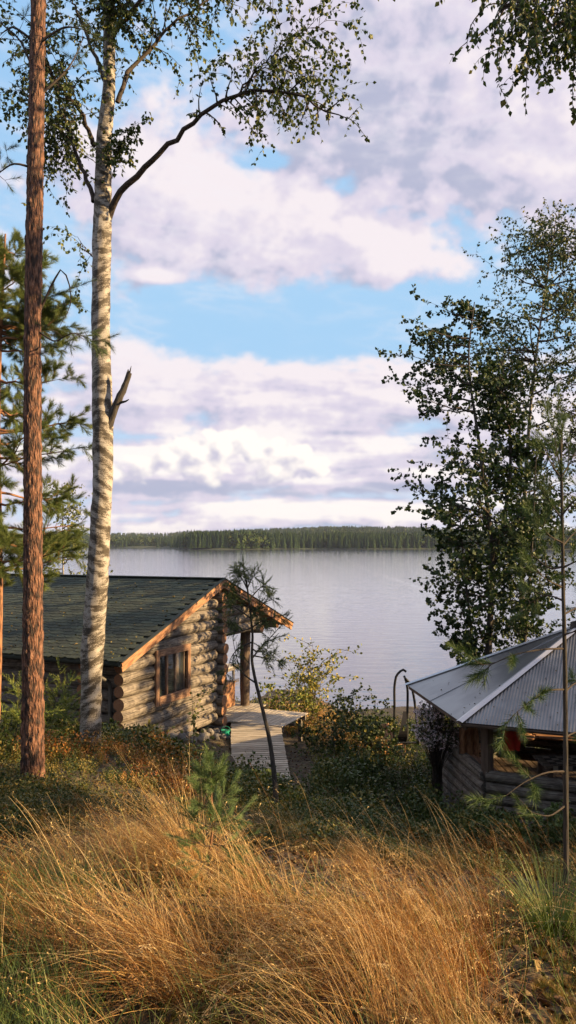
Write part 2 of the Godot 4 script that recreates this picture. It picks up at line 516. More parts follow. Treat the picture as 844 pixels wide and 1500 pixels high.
	var ribbed := tmat("ribbed_sheet", ntex(0.008, [[0.3, C.call(0.17, 0.17, 0.178)], [0.7, C.call(0.25, 0.248, 0.252)]], 512, 5, 77), 0.34, Vector3(0.4, 0.4, 0.4), null, 1.0, true)
	ribbed.metallic = 0.75
	var ridge := mat("ridge_metal", lin(0.52, 0.52, 0.54), 0.35); ridge.metallic = 0.6
	var pipe := mat("grey_pipe", lin(0.16, 0.15, 0.14), 0.4); pipe.metallic = 0.5
	mat("black_metal", lin(0.02, 0.02, 0.022), 0.5)
	mat("flashing", lin(0.03, 0.038, 0.03), 0.85)
	mat("white_paint", lin(0.75, 0.75, 0.73), 0.4)
	var glass := mat("window_glass", Color(0.5, 0.55, 0.55, 0.15), 0.02)
	glass.transparency = BaseMaterial3D.TRANSPARENCY_ALPHA
	mat("interior", lin(0.16, 0.11, 0.075), 0.9)
	mat("red_cloth", lin(0.55, 0.035, 0.02), 0.9)
	mat("green_plastic", lin(0.02, 0.30, 0.20), 0.35)
	mat("dark_cloth", lin(0.02, 0.02, 0.025), 0.95)
	var stripes := Image.create(64, 64, false, Image.FORMAT_RGB8)
	var sn := noise(0.06, 3, 80)
	for y in 64:
		for x in 64:
			stripes.set_pixel(x, y, Color(0.85, 0.83, 0.8) if sin(x * 0.5 + sn.get_noise_2d(x, y) * 7.0 + y * 0.12) > 0.05 else Color(0.12, 0.11, 0.11))
	tmat("striped_towel", ImageTexture.create_from_image(stripes), 0.95)
	var check := Image.create(64, 64, false, Image.FORMAT_RGB8)
	for y in 64:
		for x in 64:
			check.set_pixel(x, y, Color(0.62, 0.6, 0.57) if (x / 8 + y / 8) % 2 == 0 else Color(0.24, 0.23, 0.23))
	tmat("check_cloth", ImageTexture.create_from_image(check), 0.95)
	# water
	var wtex := NoiseTexture2D.new()
	wtex.width = 1024; wtex.height = 1024; wtex.seamless = true
	wtex.noise = noise(0.012, 5, 91)
	var water := mat("water", lin(0.085, 0.095, 0.135), 0.06)
	water.heightmap_enabled = true
	water.heightmap_texture = wtex
	water.heightmap_scale = 2.0
	water.uv1_triplanar = true
	water.uv1_world_triplanar = true
	water.uv1_scale = Vector3(0.028, 0.05, 0.055)
	water.metallic_specular = 0.7
	# foliage
	leafmat("leaf", Color(0.45, 0.55, 0.12), 0.5)
	leafmat("needle", Color(0.22, 0.3, 0.08), 0.55)
	leafmat("straw", Color(0.6, 0.45, 0.2), 0.6)
	leafmat("litter", Color(0.1, 0.07, 0.03), 0.85)
	var far := mat("far_tree", Color.WHITE, 0.95)
	far.vertex_color_use_as_albedo = true
	far.metallic_specular = 0.1
	tmat("far_ground", ntex(0.01, [[0.2, C.call(0.02, 0.032, 0.014)], [0.8, C.call(0.06, 0.08, 0.03)]], 512, 5, 95), 1.0, Vector3(0.004, 0.004, 0.004), null, 1, true)

# ------------------------------------------------------------------ land, lake and the far shore
func grid(xs: Array, zs: Array, f: Callable) -> ArrayMesh:
	var mb := MB.new()
	for z in zs:
		for x in xs:
			var h: float = f.call(x, z)
			var e := 0.06
			var nn := Vector3(f.call(x - e, z) - f.call(x + e, z), 2 * e, f.call(x, z - e) - f.call(x, z + e)).normalized()
			mb.vert(Vector3(x, h, z), nn, Vector2(x, z))
	var w := xs.size()
	for j in zs.size() - 1:
		for k in w - 1:
			var a := j * w + k
			mb.tri(a, a + 1, a + w + 1); mb.tri(a, a + w + 1, a + w)
	return mb.mesh()

func steps(list: Array) -> Array:
	var out := []
	for k in range(0, list.size() - 2, 2):
		var a: float = list[k]
		var s: float = list[k + 1]
		while a < list[k + 2] - 1e-4:
			out.append(a)
			a += s
	out.append(list[-1])
	return out

func far_height(x: float, z: float) -> float:
	var d := -z
	var left := smoothstep(-0.12, -0.16, x / d)
	var shore := 1000.0 + 420.0 * left + 40.0 * sin(x * 0.012) + 25.0 * sin(x * 0.031 + 1.0)
	var t := (d - shore)
	if t < 0: return maxf(t * 0.06, -12.0)
	return minf(t * 0.09, 2.5) + smoothstep(150, 1500, t) * (32.0 + 7.0 * sin(x * 0.0035 + 0.7) + 4.0 * sin(x * 0.009))

func far_tree_mesh(kind: int) -> ArrayMesh:
	var mb := MB.new()
	if kind == 0:
		for k in 6:
			var y0 := 0.06 + 0.155 * k
			var r0 := 0.19 * (1.0 - k / 6.4)
			for s in 6:
				var a := TAU * s / 6 + k * 0.7
				var b := TAU * (s + 1) / 6 + k * 0.7
				var ra := r0 * R(0.75, 1.2)
				mb.face(Vector3(cos(a) * ra, y0 - R(0, 0.04), sin(a) * ra), Vector3(0, minf(y0 + 0.3, 1.0), 0), Vector3(cos(b) * r0, y0, sin(b) * r0))
	else:
		for k in 46:
			var u := Vector3(R(-1, 1), R(-1, 1), R(-1, 1)).normalized()
			var p := Vector3(0, 0.6, 0) + u * Vector3(0.24, 0.36, 0.24) * R(0.75, 1.0)
			var a := Vector3(R(-1, 1), R(-1, 1), R(-1, 1)).normalized() * 0.13
			var b := u.cross(a).normalized() * 0.13
			mb.face(p + a, p - a * 0.6 + b, p - a * 0.6 - b)
	return mb.mesh()

func make_land() -> void:
	hn.noise_type = FastNoiseLite.TYPE_SIMPLEX_SMOOTH
	hn.frequency = 0.5
	hn.fractal_octaves = 3
	hn.seed = 5
	var xs := steps([-90, 6, -24, 1.0, -8, 0.25, -3.5, 0.1, 3.5, 0.25, 8, 1.0, 24, 6, 90])
	var zs := steps([-90, 6, -48, 1.0, -26, 0.3, -8, 0.1, -1.8, 0.5, 3, 3, 60])
	struct("ground", grid(xs, zs, ground), M.soil)
	var lake := PlaneMesh.new()
	lake.size = Vector2(9000, 6000)
	struct("lake", lake, M.water).position = Vector3(0, 0, -2980)
	var hx := []
	for k in 91: hx.append(-1800.0 + 40.0 * k)
	var hz := []
	for k in 80: hz.append(-3300.0 + 30.0 * k)
	struct("far_hills", grid(hx, hz, far_height), M.far_ground)
	# the wooded shore across the lake
	var forest := Node3D.new()
	forest.name = "far_forest"
	forest.set_meta("kind", "stuff"); forest.set_meta("label", "dark conifer forest along the far shore of the lake"); forest.set_meta("category", "forest")
	add_child(forest)
	var groups := [Scatter.new(), Scatter.new(), Scatter.new()]
	var meshes := [far_tree_mesh(0), far_tree_mesh(0), far_tree_mesh(1)]
	var tn := noise(0.006, 3, 77)
	for k in 24000:
		var q := R(-0.46, 0.46)
		var d := 960.0 + 1700.0 * pow(rng.randf(), 1.7)
		var x := q * d
		var z := -d
		var h := far_height(x, z)
		if h < 0.25: continue
		var mix := tn.get_noise_2d(x, z)
		var kind := 2 if mix + R(-0.3, 0.3) > 0.3 else rng.randi() % 2
		var hh := R(11, 21) * (1.0 + mix * 0.25) * (0.85 if kind == 2 else 1.0)
		if d < 1250.0: hh *= 1.1
		var c := Color(0.02, 0.04, 0.018).lerp(Color(0.042, 0.065, 0.024), rng.randf())
		if kind == 2: c = Color(0.05, 0.08, 0.025).lerp(Color(0.09, 0.10, 0.03), rng.randf() * rng.randf())
		groups[kind].addt(Transform3D(Basis(Vector3.UP, R(0, TAU)).scaled(Vector3(hh * R(0.8, 1.2), hh, hh * R(0.8, 1.2))), Vector3(x, h - 0.3, z)), c)
	for k in 3: copies(["spruces", "spruces", "broadleaf_trees"][k], meshes[k], groups[k], forest, M.far_tree)

# ------------------------------------------------------------------ plants
var LEAF: ArrayMesh
var ROUND: ArrayMesh
var TUFT: ArrayMesh
var TUFT_FAR: ArrayMesh
var SPRIG: ArrayMesh

func leaf_mesh(w: float, fat: float) -> ArrayMesh:
	# one leaf: stalk at the origin, blade along +y, folded a little along the midrib
	var mb := MB.new()
	var b := Vector3(0, 0.08, 0)
	var m := Vector3(0, 0.5, -0.05)
	var t := Vector3(0, 1.0, 0.04)
	for s in [-1.0, 1.0]:
		var e1 := Vector3(s * w, 0.3 * fat + 0.12, 0.07)
		var e2 := Vector3(s * w * 0.75, 0.62, 0.06)
		mb.face(b, e1, m); mb.face(e1, e2, m); mb.face(e2, t, m)
	mb.quad(Vector3(-0.02, -0.12, 0), Vector3(0.02, -0.12, 0), Vector3(0.015, 0.1, 0), Vector3(-0.015, 0.1, 0))
	return mb.mesh()

func tuft_mesh(count: int, width: float, spread: float, seedv: int) -> ArrayMesh:
	# a shoot along +y set with needles
	var g := RandomNumberGenerator.new()
	g.seed = seedv
	var mb := MB.new()
	mb.tube([Vector3.ZERO, Vector3(0, 0.75, 0)], [0.022, 0.012], 3, 1, 1, false)
	for k in count:
		var t := float(k) / count
		var a := k * 2.4 + g.randf_range(-0.3, 0.3)
		var out := Vector3(cos(a), 0, sin(a))
		var lean := lerpf(1.15, 0.35, t) * spread + g.randf_range(-0.12, 0.12)
		var dir := (out * sin(lean) + Vector3.UP * cos(lean)).normalized()
		var p := Vector3(0, 0.08 + t * 0.66, 0)
		var side := dir.cross(Vector3(g.randf() - 0.5, g.randf() - 0.5, g.randf() - 0.5)).normalized() * width
		var l := g.randf_range(0.38, 0.55)
		mb.face(p - side, p + dir * l + Vector3(0, 0.03, 0), p + side)
	return mb.mesh()

func sprig_mesh() -> ArrayMesh:
	# flat scaly spray of a juniper
	var mb := MB.new()
	for k in 26:
		var t := k / 26.0
		var s := 1.0 if k % 2 else -1.0
		var p := Vector3(0, t * 0.9, 0)
		var dir := Vector3(s * R(0.4, 0.9), R(0.5, 1.0), R(-0.45, 0.45)).normalized()
		var side := Vector3(R(-1, 1), R(-0.3, 0.3), R(-1, 1)).normalized() * 0.022
		mb.face(p - side, p + dir * R(0.18, 0.34) * (1.15 - t * 0.6), p + side)
	mb.tube([Vector3.ZERO, Vector3(0, 0.9, 0)], [0.016, 0.008], 3, 1, 1, false)
	return mb.mesh()

func basis_along(d: Vector3, s: float, roll: float) -> Basis:
	var y := d.normalized()
	var x := y.cross(Vector3(0.13, 0.27, 0.95))
	if x.length() < 0.05: x = y.cross(Vector3.RIGHT)
	x = x.normalized().rotated(y, roll)
	return Basis(x * s, y * s, x.cross(y) * s)

func pal(o: Dictionary) -> Color:
	var c: Color = o.c0.lerp(o.c1, rng.randf())
	if o.has("c2") and rng.randf() < o.get("c2p", 0.1): c = o.c2
	return c

func twig(mb: MB, sc: Scatter, p: Vector3, dir: Vector3, l: float, r: float, o: Dictionary, depth: int) -> void:
	var seg := maxi(3, int(l / o.get("seg", 0.12)))
	var st := l / seg
	var pts := [p]
	var rad := [r]
	var d := dir.normalized()
	var droop: float = o.get("droop", 0.1)
	for k in seg:
		d = (d + Vector3(R(-1, 1), R(-1, 1), R(-1, 1)) * o.get("wig", 0.16) + Vector3.DOWN * droop * (0.3 + float(k) / seg)).normalized()
		p += d * st
		pts.append(p)
		rad.append(r * (1.0 - 0.75 * float(k + 1) / seg))
		var bare: float = o.get("bare", 0.15)
		if float(k + 1) / seg > bare or depth == 0:
			for q in int(o.per + rng.randf()):
				var hang: float = o.get("hang", 0.4)
				var ld: Vector3 = (d * (1.0 - hang) * o.get("fwd", 0.6) + Vector3.DOWN * hang + Vector3(R(-1, 1), R(-1, 1), R(-1, 1)) * o.get("scat", 0.7)).normalized()
				var s: float = o.size * R(0.65, 1.2)
				sc.addt(Transform3D(basis_along(ld, s, R(0, TAU)), p - d * st * rng.randf()), pal(o))
		if depth > 0 and k > 0 and rng.randf() < o.get("fork", 0.8):
			var side := d.cross(Vector3(R(-1, 1), R(-1, 1), R(-1, 1))).normalized()
			twig(mb, sc, p, d * o.get("ahead", 0.6) + side, l * R(0.35, 0.6) * (1.1 - 0.5 * float(k) / seg), r * 0.55, o, depth - 1)
	if o.get("tip", false):
		sc.addt(Transform3D(basis_along(d, o.size * R(0.9, 1.25), R(0, TAU)), p - d * 0.02), pal(o))
	mb.tube(pts, rad, 4 if r > 0.006 else 3, 1.0, 1.0, false)

func bow(a: Vector3, b: Vector3, mid: Vector3, n: int, wob: float) -> Array:
	var pts := []
	for k in n + 1:
		var t := float(k) / n
		var p := a.lerp(mid, t).lerp(mid.lerp(b, t), t)
		if k > 0 and k < n: p += Vector3(R(-1, 1), R(-1, 1), R(-1, 1)) * wob
		pts.append(p)
	return pts

func spline(keys: Array, n: int) -> Array:
	# smooth path through the key points
	var c := Curve3D.new()
	for k in keys.size():
		var a: Vector3 = keys[maxi(k - 1, 0)]
		var b: Vector3 = keys[mini(k + 1, keys.size() - 1)]
		var t := (b - a) / 6.0
		c.add_point(keys[k], -t, t)
	var out := []
	for k in n + 1: out.append(c.sample_baked(c.get_baked_length() * k / n, true))
	return out

func taper(n: int, a: float, b: float, p := 1.0) -> Array:
	var r := []
	for k in n + 1: r.append(lerpf(a, b, pow(float(k) / n, p)))
	return r

func limb(tree: Node3D, sc: Scatter, pts: Array, r0: float, o: Dictionary, material: Material) -> void:
	# a limb and the twigs on it are one part; the leaves go to the crown
	var mb := MB.new()
	var n := pts.size() - 1
	var rad := taper(n, r0, r0 * 0.18, 0.8)
	mb.tube(pts, rad, 7 if r0 > 0.02 else 5, 1.0, 1.0, false)
	var from: float = o.get("from", 0.2)
	for k in range(1, n + 1):
		var t := float(k) / n
		if t < from: continue
		var d: Vector3 = (pts[k] - pts[k - 1]).normalized()
		for q in int(o.twigs + rng.randf()):
			var side := d.cross(Vector3(R(-1, 1), R(-1, 1), R(-1, 1))).normalized()
			side.y += o.get("lift", 0.1)
			twig(mb, sc, pts[k].lerp(pts[k - 1], rng.randf()), d * o.get("ahead", 0.6) + side, o.len * R(0.6, 1.2) * (1.15 - 0.55 * t), maxf(r0 * 0.25, 0.004), o, o.get("depth", 1))
	twig(mb, sc, pts[n], (pts[n] - pts[n - 1]).normalized(), o.len, r0 * 0.2, o, o.get("depth", 1))
	part("limb", mb.mesh(), tree, material)

func trunk(tree: Node3D, pts: Array, rad: Array, material: Material, sides := 16, amp := 0.0, ns := 1.0, vs := 1.0) -> void:
	var mb := MB.new()
	mb.tube(pts, rad, sides, 1.0, vs, true, noise(1.0, 3, 12) if amp > 0 else null, amp, ns)
	part("trunk", mb.mesh(), tree, material)

func interp(keys: Array, py: float, col: int) -> float:
	# keys: [photograph row, column, width] from the bottom up
	for k in range(1, keys.size()):
		if py >= keys[k][0]:
			var t: float = (py - keys[k - 1][0]) / (keys[k][0] - keys[k - 1][0])
			return lerpf(keys[k - 1][col], keys[k][col], clampf(t, 0, 1.5))
	return keys[-1][col]

func surveyed_trunk(keys: Array, d: float, base: Vector3, n: int, top_py: float, grow := 1.0) -> Array:
	var pts := []
	var rad := []
	var k0: float = keys[0][0]
	for k in n + 1:
		var py := lerpf(k0, top_py, float(k) / n)
		pts.append(ray(interp(keys, py, 1), py, d) - base)
		rad.append(maxf(0.012, interp(keys, py, 2) * 0.5 / F * d) * grow)
	return [pts, rad]

func make_pine() -> void:
	var d := 8.0
	var base := ray(48, 1150, d)
	base.y = ground(base.x, base.z)
	var t := thing("pine_tree", "tall pine with thick reddish scaly trunk at the left, nearest the camera", "tree", base)
	var keys := [[1165, 48, 50], [1130, 48, 43], [1000, 48, 38], [800, 48.5, 33.5], [500, 47.5, 30.5], [300, 51, 30.5], [0, 56.5, 27], [-300, 60, 23], [-600, 62, 14], [-760, 62, 4]]
	var sv := surveyed_trunk(keys, d, base, 560, -740)
	var mb := MB.new()
	var plates := noise(1.0, 2, 12, FastNoiseLite.TYPE_CELLULAR)
	plates.cellular_return_type = FastNoiseLite.RETURN_DISTANCE2_SUB
	plates.domain_warp_enabled = true
	plates.domain_warp_amplitude = 0.4
	plates.domain_warp_frequency = 2.0
	mb.tube(sv[0], sv[1], 44, 1.0, 1.0, true, plates, 0.26, 2.6)
	part("trunk", mb.mesh(), t, M.pine_bark)
	var sc := Scatter.new()
	var o := {"per": 1.6, "size": 0.17, "c0": Color(0.045, 0.07, 0.022), "c1": Color(0.07, 0.10, 0.03), "hang": 0.05, "fwd": 1.4, "scat": 0.75, "droop": 0.03, "wig": 0.25, "len": 0.45, "twigs": 1.2, "depth": 1, "fork": 0.5, "bare": 0.45, "tip": true, "from": 0.45, "lift": 0.2}
	# the dead and half-bare boughs that reach past the trunk
	var boughs := [[[52, 470], [90, 395], [104, 440], [92, 470]], [[50, 480], [80, 500], [105, 488], [140, 500]], [[60, 130], [30, 60], [8, 40], [-20, 10]], [[48, 60], [20, 40], [0, 52]], [[62, 60], [95, 40], [128, 45]], [[58, 250], [20, 240], [-10, 262]], [[58, 140], [100, 100], [120, 60]]]
	for b in boughs.size():
		var ks := []
		for q in boughs[b].size(): ks.append(ray(boughs[b][q][0], boughs[b][q][1], d + R(-0.1, 0.1) + q * R(-0.12, 0.12)) - base)
		var oo := o.duplicate()
		oo.twigs = 0.5; oo.len = 0.3; oo.per = 1.0 if b == 1 else 0.25; oo.fork = 0.4; oo.size = 0.13
		if b == 1: oo.from = 0.5; oo.twigs = 1.1
		limb(t, sc, spline(ks, 12), 0.018 if b != 1 else 0.012, oo, M.twig_bark)
	for k in 26:
		var h := R(8.9, 12.4)
		var idx := clampi(int((h + 0.0) / 12.9 * 560), 0, 559)
		var p: Vector3 = sv[0][idx]
		var a := R(0, TAU)
		var l := lerpf(2.4, 0.8, (h - 8.9) / 3.5)
		var e := p + Vector3(cos(a) * l, R(0.2, 0.9), sin(a) * l)
		limb(t, sc, bow(p, e, p.lerp(e, 0.5) + Vector3(0, -0.15, 0), 8, 0.05), 0.03, o, M.pine_bark_upper)
	copies("crown", TUFT, sc, t, M.needle)

func make_birch() -> void:
	var d := 10.5
	var base := ray(134, 1088, d)
	base.y = ground(base.x, base.z) - 0.02
	var t := thing("birch_tree", "tall white-barked birch with black scars and a broken stub, standing before the cabin", "tree", base)
	var keys := [[1102, 131, 44], [1085, 133, 32], [1000, 134, 31], [950, 135.5, 35], [900, 139.5, 34], [840, 143.5, 33], [700, 151, 30], [630, 151, 33], [600, 150, 31], [480, 147.6, 28.5], [340, 149.6, 29], [300, 150.6, 27], [200, 153, 24], [130, 160, 20], [0, 160, 17], [-200, 163, 12], [-420, 168, 3]]
	var sv := surveyed_trunk(keys, d, base, 300, -415, 0.94)
	trunk(t, sv[0], sv[1], M.birch_bark, 24, 0.12, 1.6)
	var stub := MB.new()
	var s := spline([ray(155, 640, d) - base, ray(163, 612, d - 0.05) - base, ray(174, 585, d - 0.1) - base, ray(184, 562, d - 0.1) - base, ray(190, 546, d - 0.12) - base], 14)
	stub.tube(s, taper(14, 0.078, 0.034, 0.6), 10, 1.0, 1.0, true, noise(1.0, 3, 5), 0.45, 3.0)
	for q in 5: stub.tube([s[13] + Vector3(R(-0.02, 0.02), 0, R(-0.02, 0.02)), s[14] + Vector3(R(-0.02, 0.03), R(0.02, 0.09), R(-0.02, 0.02))], [0.014, 0.003], 4)
	stub.tube([ray(176, 590, d - 0.1) - base, ray(184, 588, d - 0.14) - base, ray(189, 585, d - 0.16) - base], [0.022, 0.014, 0.006], 6)
	part("broken_stub", stub.mesh(), t, M.alder_bark)
	var sc := Scatter.new()
	var o := {"per": 1.8, "size": 0.066, "c0": Color(0.05, 0.075, 0.022), "c1": Color(0.085, 0.11, 0.032), "c2": Color(0.20, 0.20, 0.05), "c2p": 0.12, "hang": 0.55, "droop": 0.16, "wig": 0.2, "len": 0.75, "twigs": 1.0, "depth": 1, "fork": 0.34, "seg": 0.075, "from": 0.3}
	var limbs := [
		[[158, 322, 0], [170, 292, -.1], [200, 255, -.3], [250, 210, -.5], [300, 168, -.7], [345, 140, -.8], [400, 131, -.8], [440, 139, -.9], [465, 160, -.9], [488, 166, -1.0]], 
		[[172, 150, 0], [190, 105, .1], [215, 80, .2], [250, 38, .3], [285, 15, .4], [330, -15, .5], [390, -50, .6]],
		[[338, 150, -.75], [370, 110, -.9], [400, 80, -1.1], [440, 50, -1.2], [480, 30, -1.2]],
		[[345, 140, -.8], [390, 100, -.5], [420, 105, -.4], [460, 110, -.3]],
		[[137, 295, 0], [120, 245, .1], [100, 195, .2], [88, 150, .3], [72, 100, .4], [50, 40, .5]],
		[[140, 215, 0], [118, 165, -.2], [90, 130, -.4], [68, 95, -.6], [40, 60, -.8]],
		[[155, 120, 0], [130, 60, .2], [110, 10, .3], [90, -40, .4]],
		[[150, 385, .1], [128, 370, .2], [118, 355, .4], [108, 345, .4]],
		[[160, 60, 0], [190, 20, -.2], [230, -30, -.4], [280, -80, -.6], [360, -90, -.9], [440, -70, -1.1]],
		[[160, 40, 0], [140, -20, .3], [110, -80, .5]], [[163, -50, 0], [200, -120, .3], [300, -160, .5], [420, -150, .6]],
		[[72, 100, .4], [62, 140, .4], [80, 180, .3], [92, 230, .3]], [[150, 250, 0], [170, 225, -.3], [190, 190, -.5]], [[160, 20, 0], [165, 10, -.5], [170, -20, -.8]]]
	for k in limbs.size():
		var ks := []
		for q in limbs[k]: ks.append(ray(q[0], q[1], d + q[2]) - base)
		var oo := o.duplicate()
		var r := 0.035
		if k == 0:
			r = 0.052; oo.from = 0.5; oo.twigs = 1.9; oo.len = 0.55
		if k == 1: oo.from = 0.2; oo.twigs = 2.2
		if k in [2, 3]:
			r = 0.016; oo.twigs = 1.3; oo.droop = 0.26; oo.from = 0.15; oo.len = 0.9
		if k in [4, 5]: oo.twigs = 1.9; oo.len = 0.9
		if k == 7:
			r = 0.014; oo.twigs = 0.2
		if k in [8, 10]: oo.len = 1.3; oo.twigs = 3.0
		if k == 11:
			r = 0.012; oo.len = 0.75; oo.twigs = 2.6; oo.droop = 0.4
		if k == 12:
			r = 0.02; oo.twigs = 2.5; oo.len = 0.3
		if k == 13: oo.twigs = 3.5; oo.len = 0.45; oo.from = 0.05
		var pts := spline(ks, 26)
		for w in range(1, pts.size() - 1): pts[w] += Vector3(R(-1, 1), R(-1, 1), R(-1, 1)) * 0.022
		limb(t, sc, pts, r, oo, M.twig_bark)
	# leafy shoots on the trunk itself
	var mb := MB.new()
	for k in 34:
		var py := R(10, 270)
		var p := ray(interp(keys, py, 1) + R(-9, 9), py, d - 0.12) - base
		var oo := o.duplicate()
		oo.hang = 0.2
		twig(mb, sc, p, Vector3(R(-1, 1), R(-0.2, 1), R(-0.4, 1)), R(0.15, 0.42), 0.004, oo, 0)
	part("trunk_shoots", mb.mesh(), t, M.twig_bark)
	copies("crown", LEAF, sc, t, M.leaf)

func make_hanging_birch() -> void:
	# a birch right of the frame whose weeping boughs hang into the upper right corner
	var d := 7.0
	var base := Vector3(4.6, 0, -6.4)
	base.y = ground(base.x, base.z)
	var t := thing("weeping_birch_tree", "birch whose weeping leafy boughs hang down into the upper right corner", "tree", base)
	trunk(t, spline([Vector3.ZERO, Vector3(-0.1, 4, 0), Vector3(0.1, 8, 0.1), Vector3(0.2, 12, 0)], 60), taper(60, 0.17, 0.02), M.birch_bark, 16, 0.06, 1.6)
	var sc := Scatter.new()
	var o := {"per": 2.1, "size": 0.055, "c0": Color(0.04, 0.065, 0.02), "c1": Color(0.07, 0.095, 0.028), "c2": Color(0.22, 0.21, 0.05), "c2p": 0.12, "hang": 0.65, "droop": 0.42, "wig": 0.16, "len": 0.8, "twigs": 4.0, "depth": 1, "fork": 0.22, "seg": 0.05, "from": 0.12, "ahead": 0.35}
	var limbs := [[[980, -260], [900, -70], [840, -25], [790, -5], [745, 5], [730, 20]], [[980, -200], [920, -20], [870, 20], [825, 30], [790, 50]], [[980, -230], [880, -110], [780, -55], [710, -30], [670, -22]], [[1000, -150], [930, 0], [880, 50], [850, 70]], [[980, -280], [840, -160], [720, -90], [640, -50], [590, -40]]]
	for k in limbs.size():
		var ks := []
		for q in limbs[k].size(): ks.append(ray(limbs[k][q][0], limbs[k][q][1], d - 0.25 * q + 0.2 * k) - base)
		ks[0] = Vector3(0.1, 8.5 + 0.3 * k, 0.1)
		var oo := o.duplicate()
		if k == 2: oo.len = 0.28
		if k == 4: oo.len = 0.32; oo.twigs = 1.0
		if k in [0, 1, 3]: oo.from = 0.45
		else: oo.from = 0.6
		limb(t, sc, spline(ks, 20), 0.03, oo, M.twig_bark)
	copies("crown", LEAF, sc, t, M.leaf)

func make_broadleaf(called: String, label: String, base: Vector3, stems: Array, o: Dictionary, leaf: ArrayMesh, bark: Material, r: float, limbs: int, reach: Callable, low: float) -> void:
	# stems: lists of local points; limbs leave them at random bearings, as long as reach(height, bearing)
	var t := thing(called, label, "tree", base)
	var sc := Scatter.new()
	for st in stems:
		var n := 50
		var pts := spline(st, n)
		var rr: float = r * (1.0 if st == stems[0] else 0.6)
		var mb := MB.new()
		mb.tube(pts, taper(n, rr, 0.012, 0.8), 12, 1.0, 0.5, true, noise(1.0, 3, 12), 0.06, 1.6)
		part("trunk", mb.mesh(), t, bark)
		for k in (limbs if st == stems[0] else limbs * 6 / 10):
			var f := R(low if st == stems[0] else 0.25, 0.99)
			var p: Vector3 = pts[int(f * n)]
			var a := R(0, TAU)
			var l: float = reach.call(p.y, a) * R(0.6, 1.05) * (1.0 if st == stems[0] else 0.5)
			if l < 0.15: continue
			var e := p + Vector3(cos(a) * l, l * R(0.1, 0.5), sin(a) * l)
			var oo := o.duplicate()
			oo.len = minf(o.len, l * 0.7 + 0.15)
			limb(t, sc, bow(p, e, p.lerp(e, 0.5) + Vector3(0, -0.08 * l, 0), maxi(4, int(l / 0.22)), 0.04), 0.012 + 0.012 * l, oo, M.twig_bark)
	copies("crown", leaf, sc, t, M.leaf)

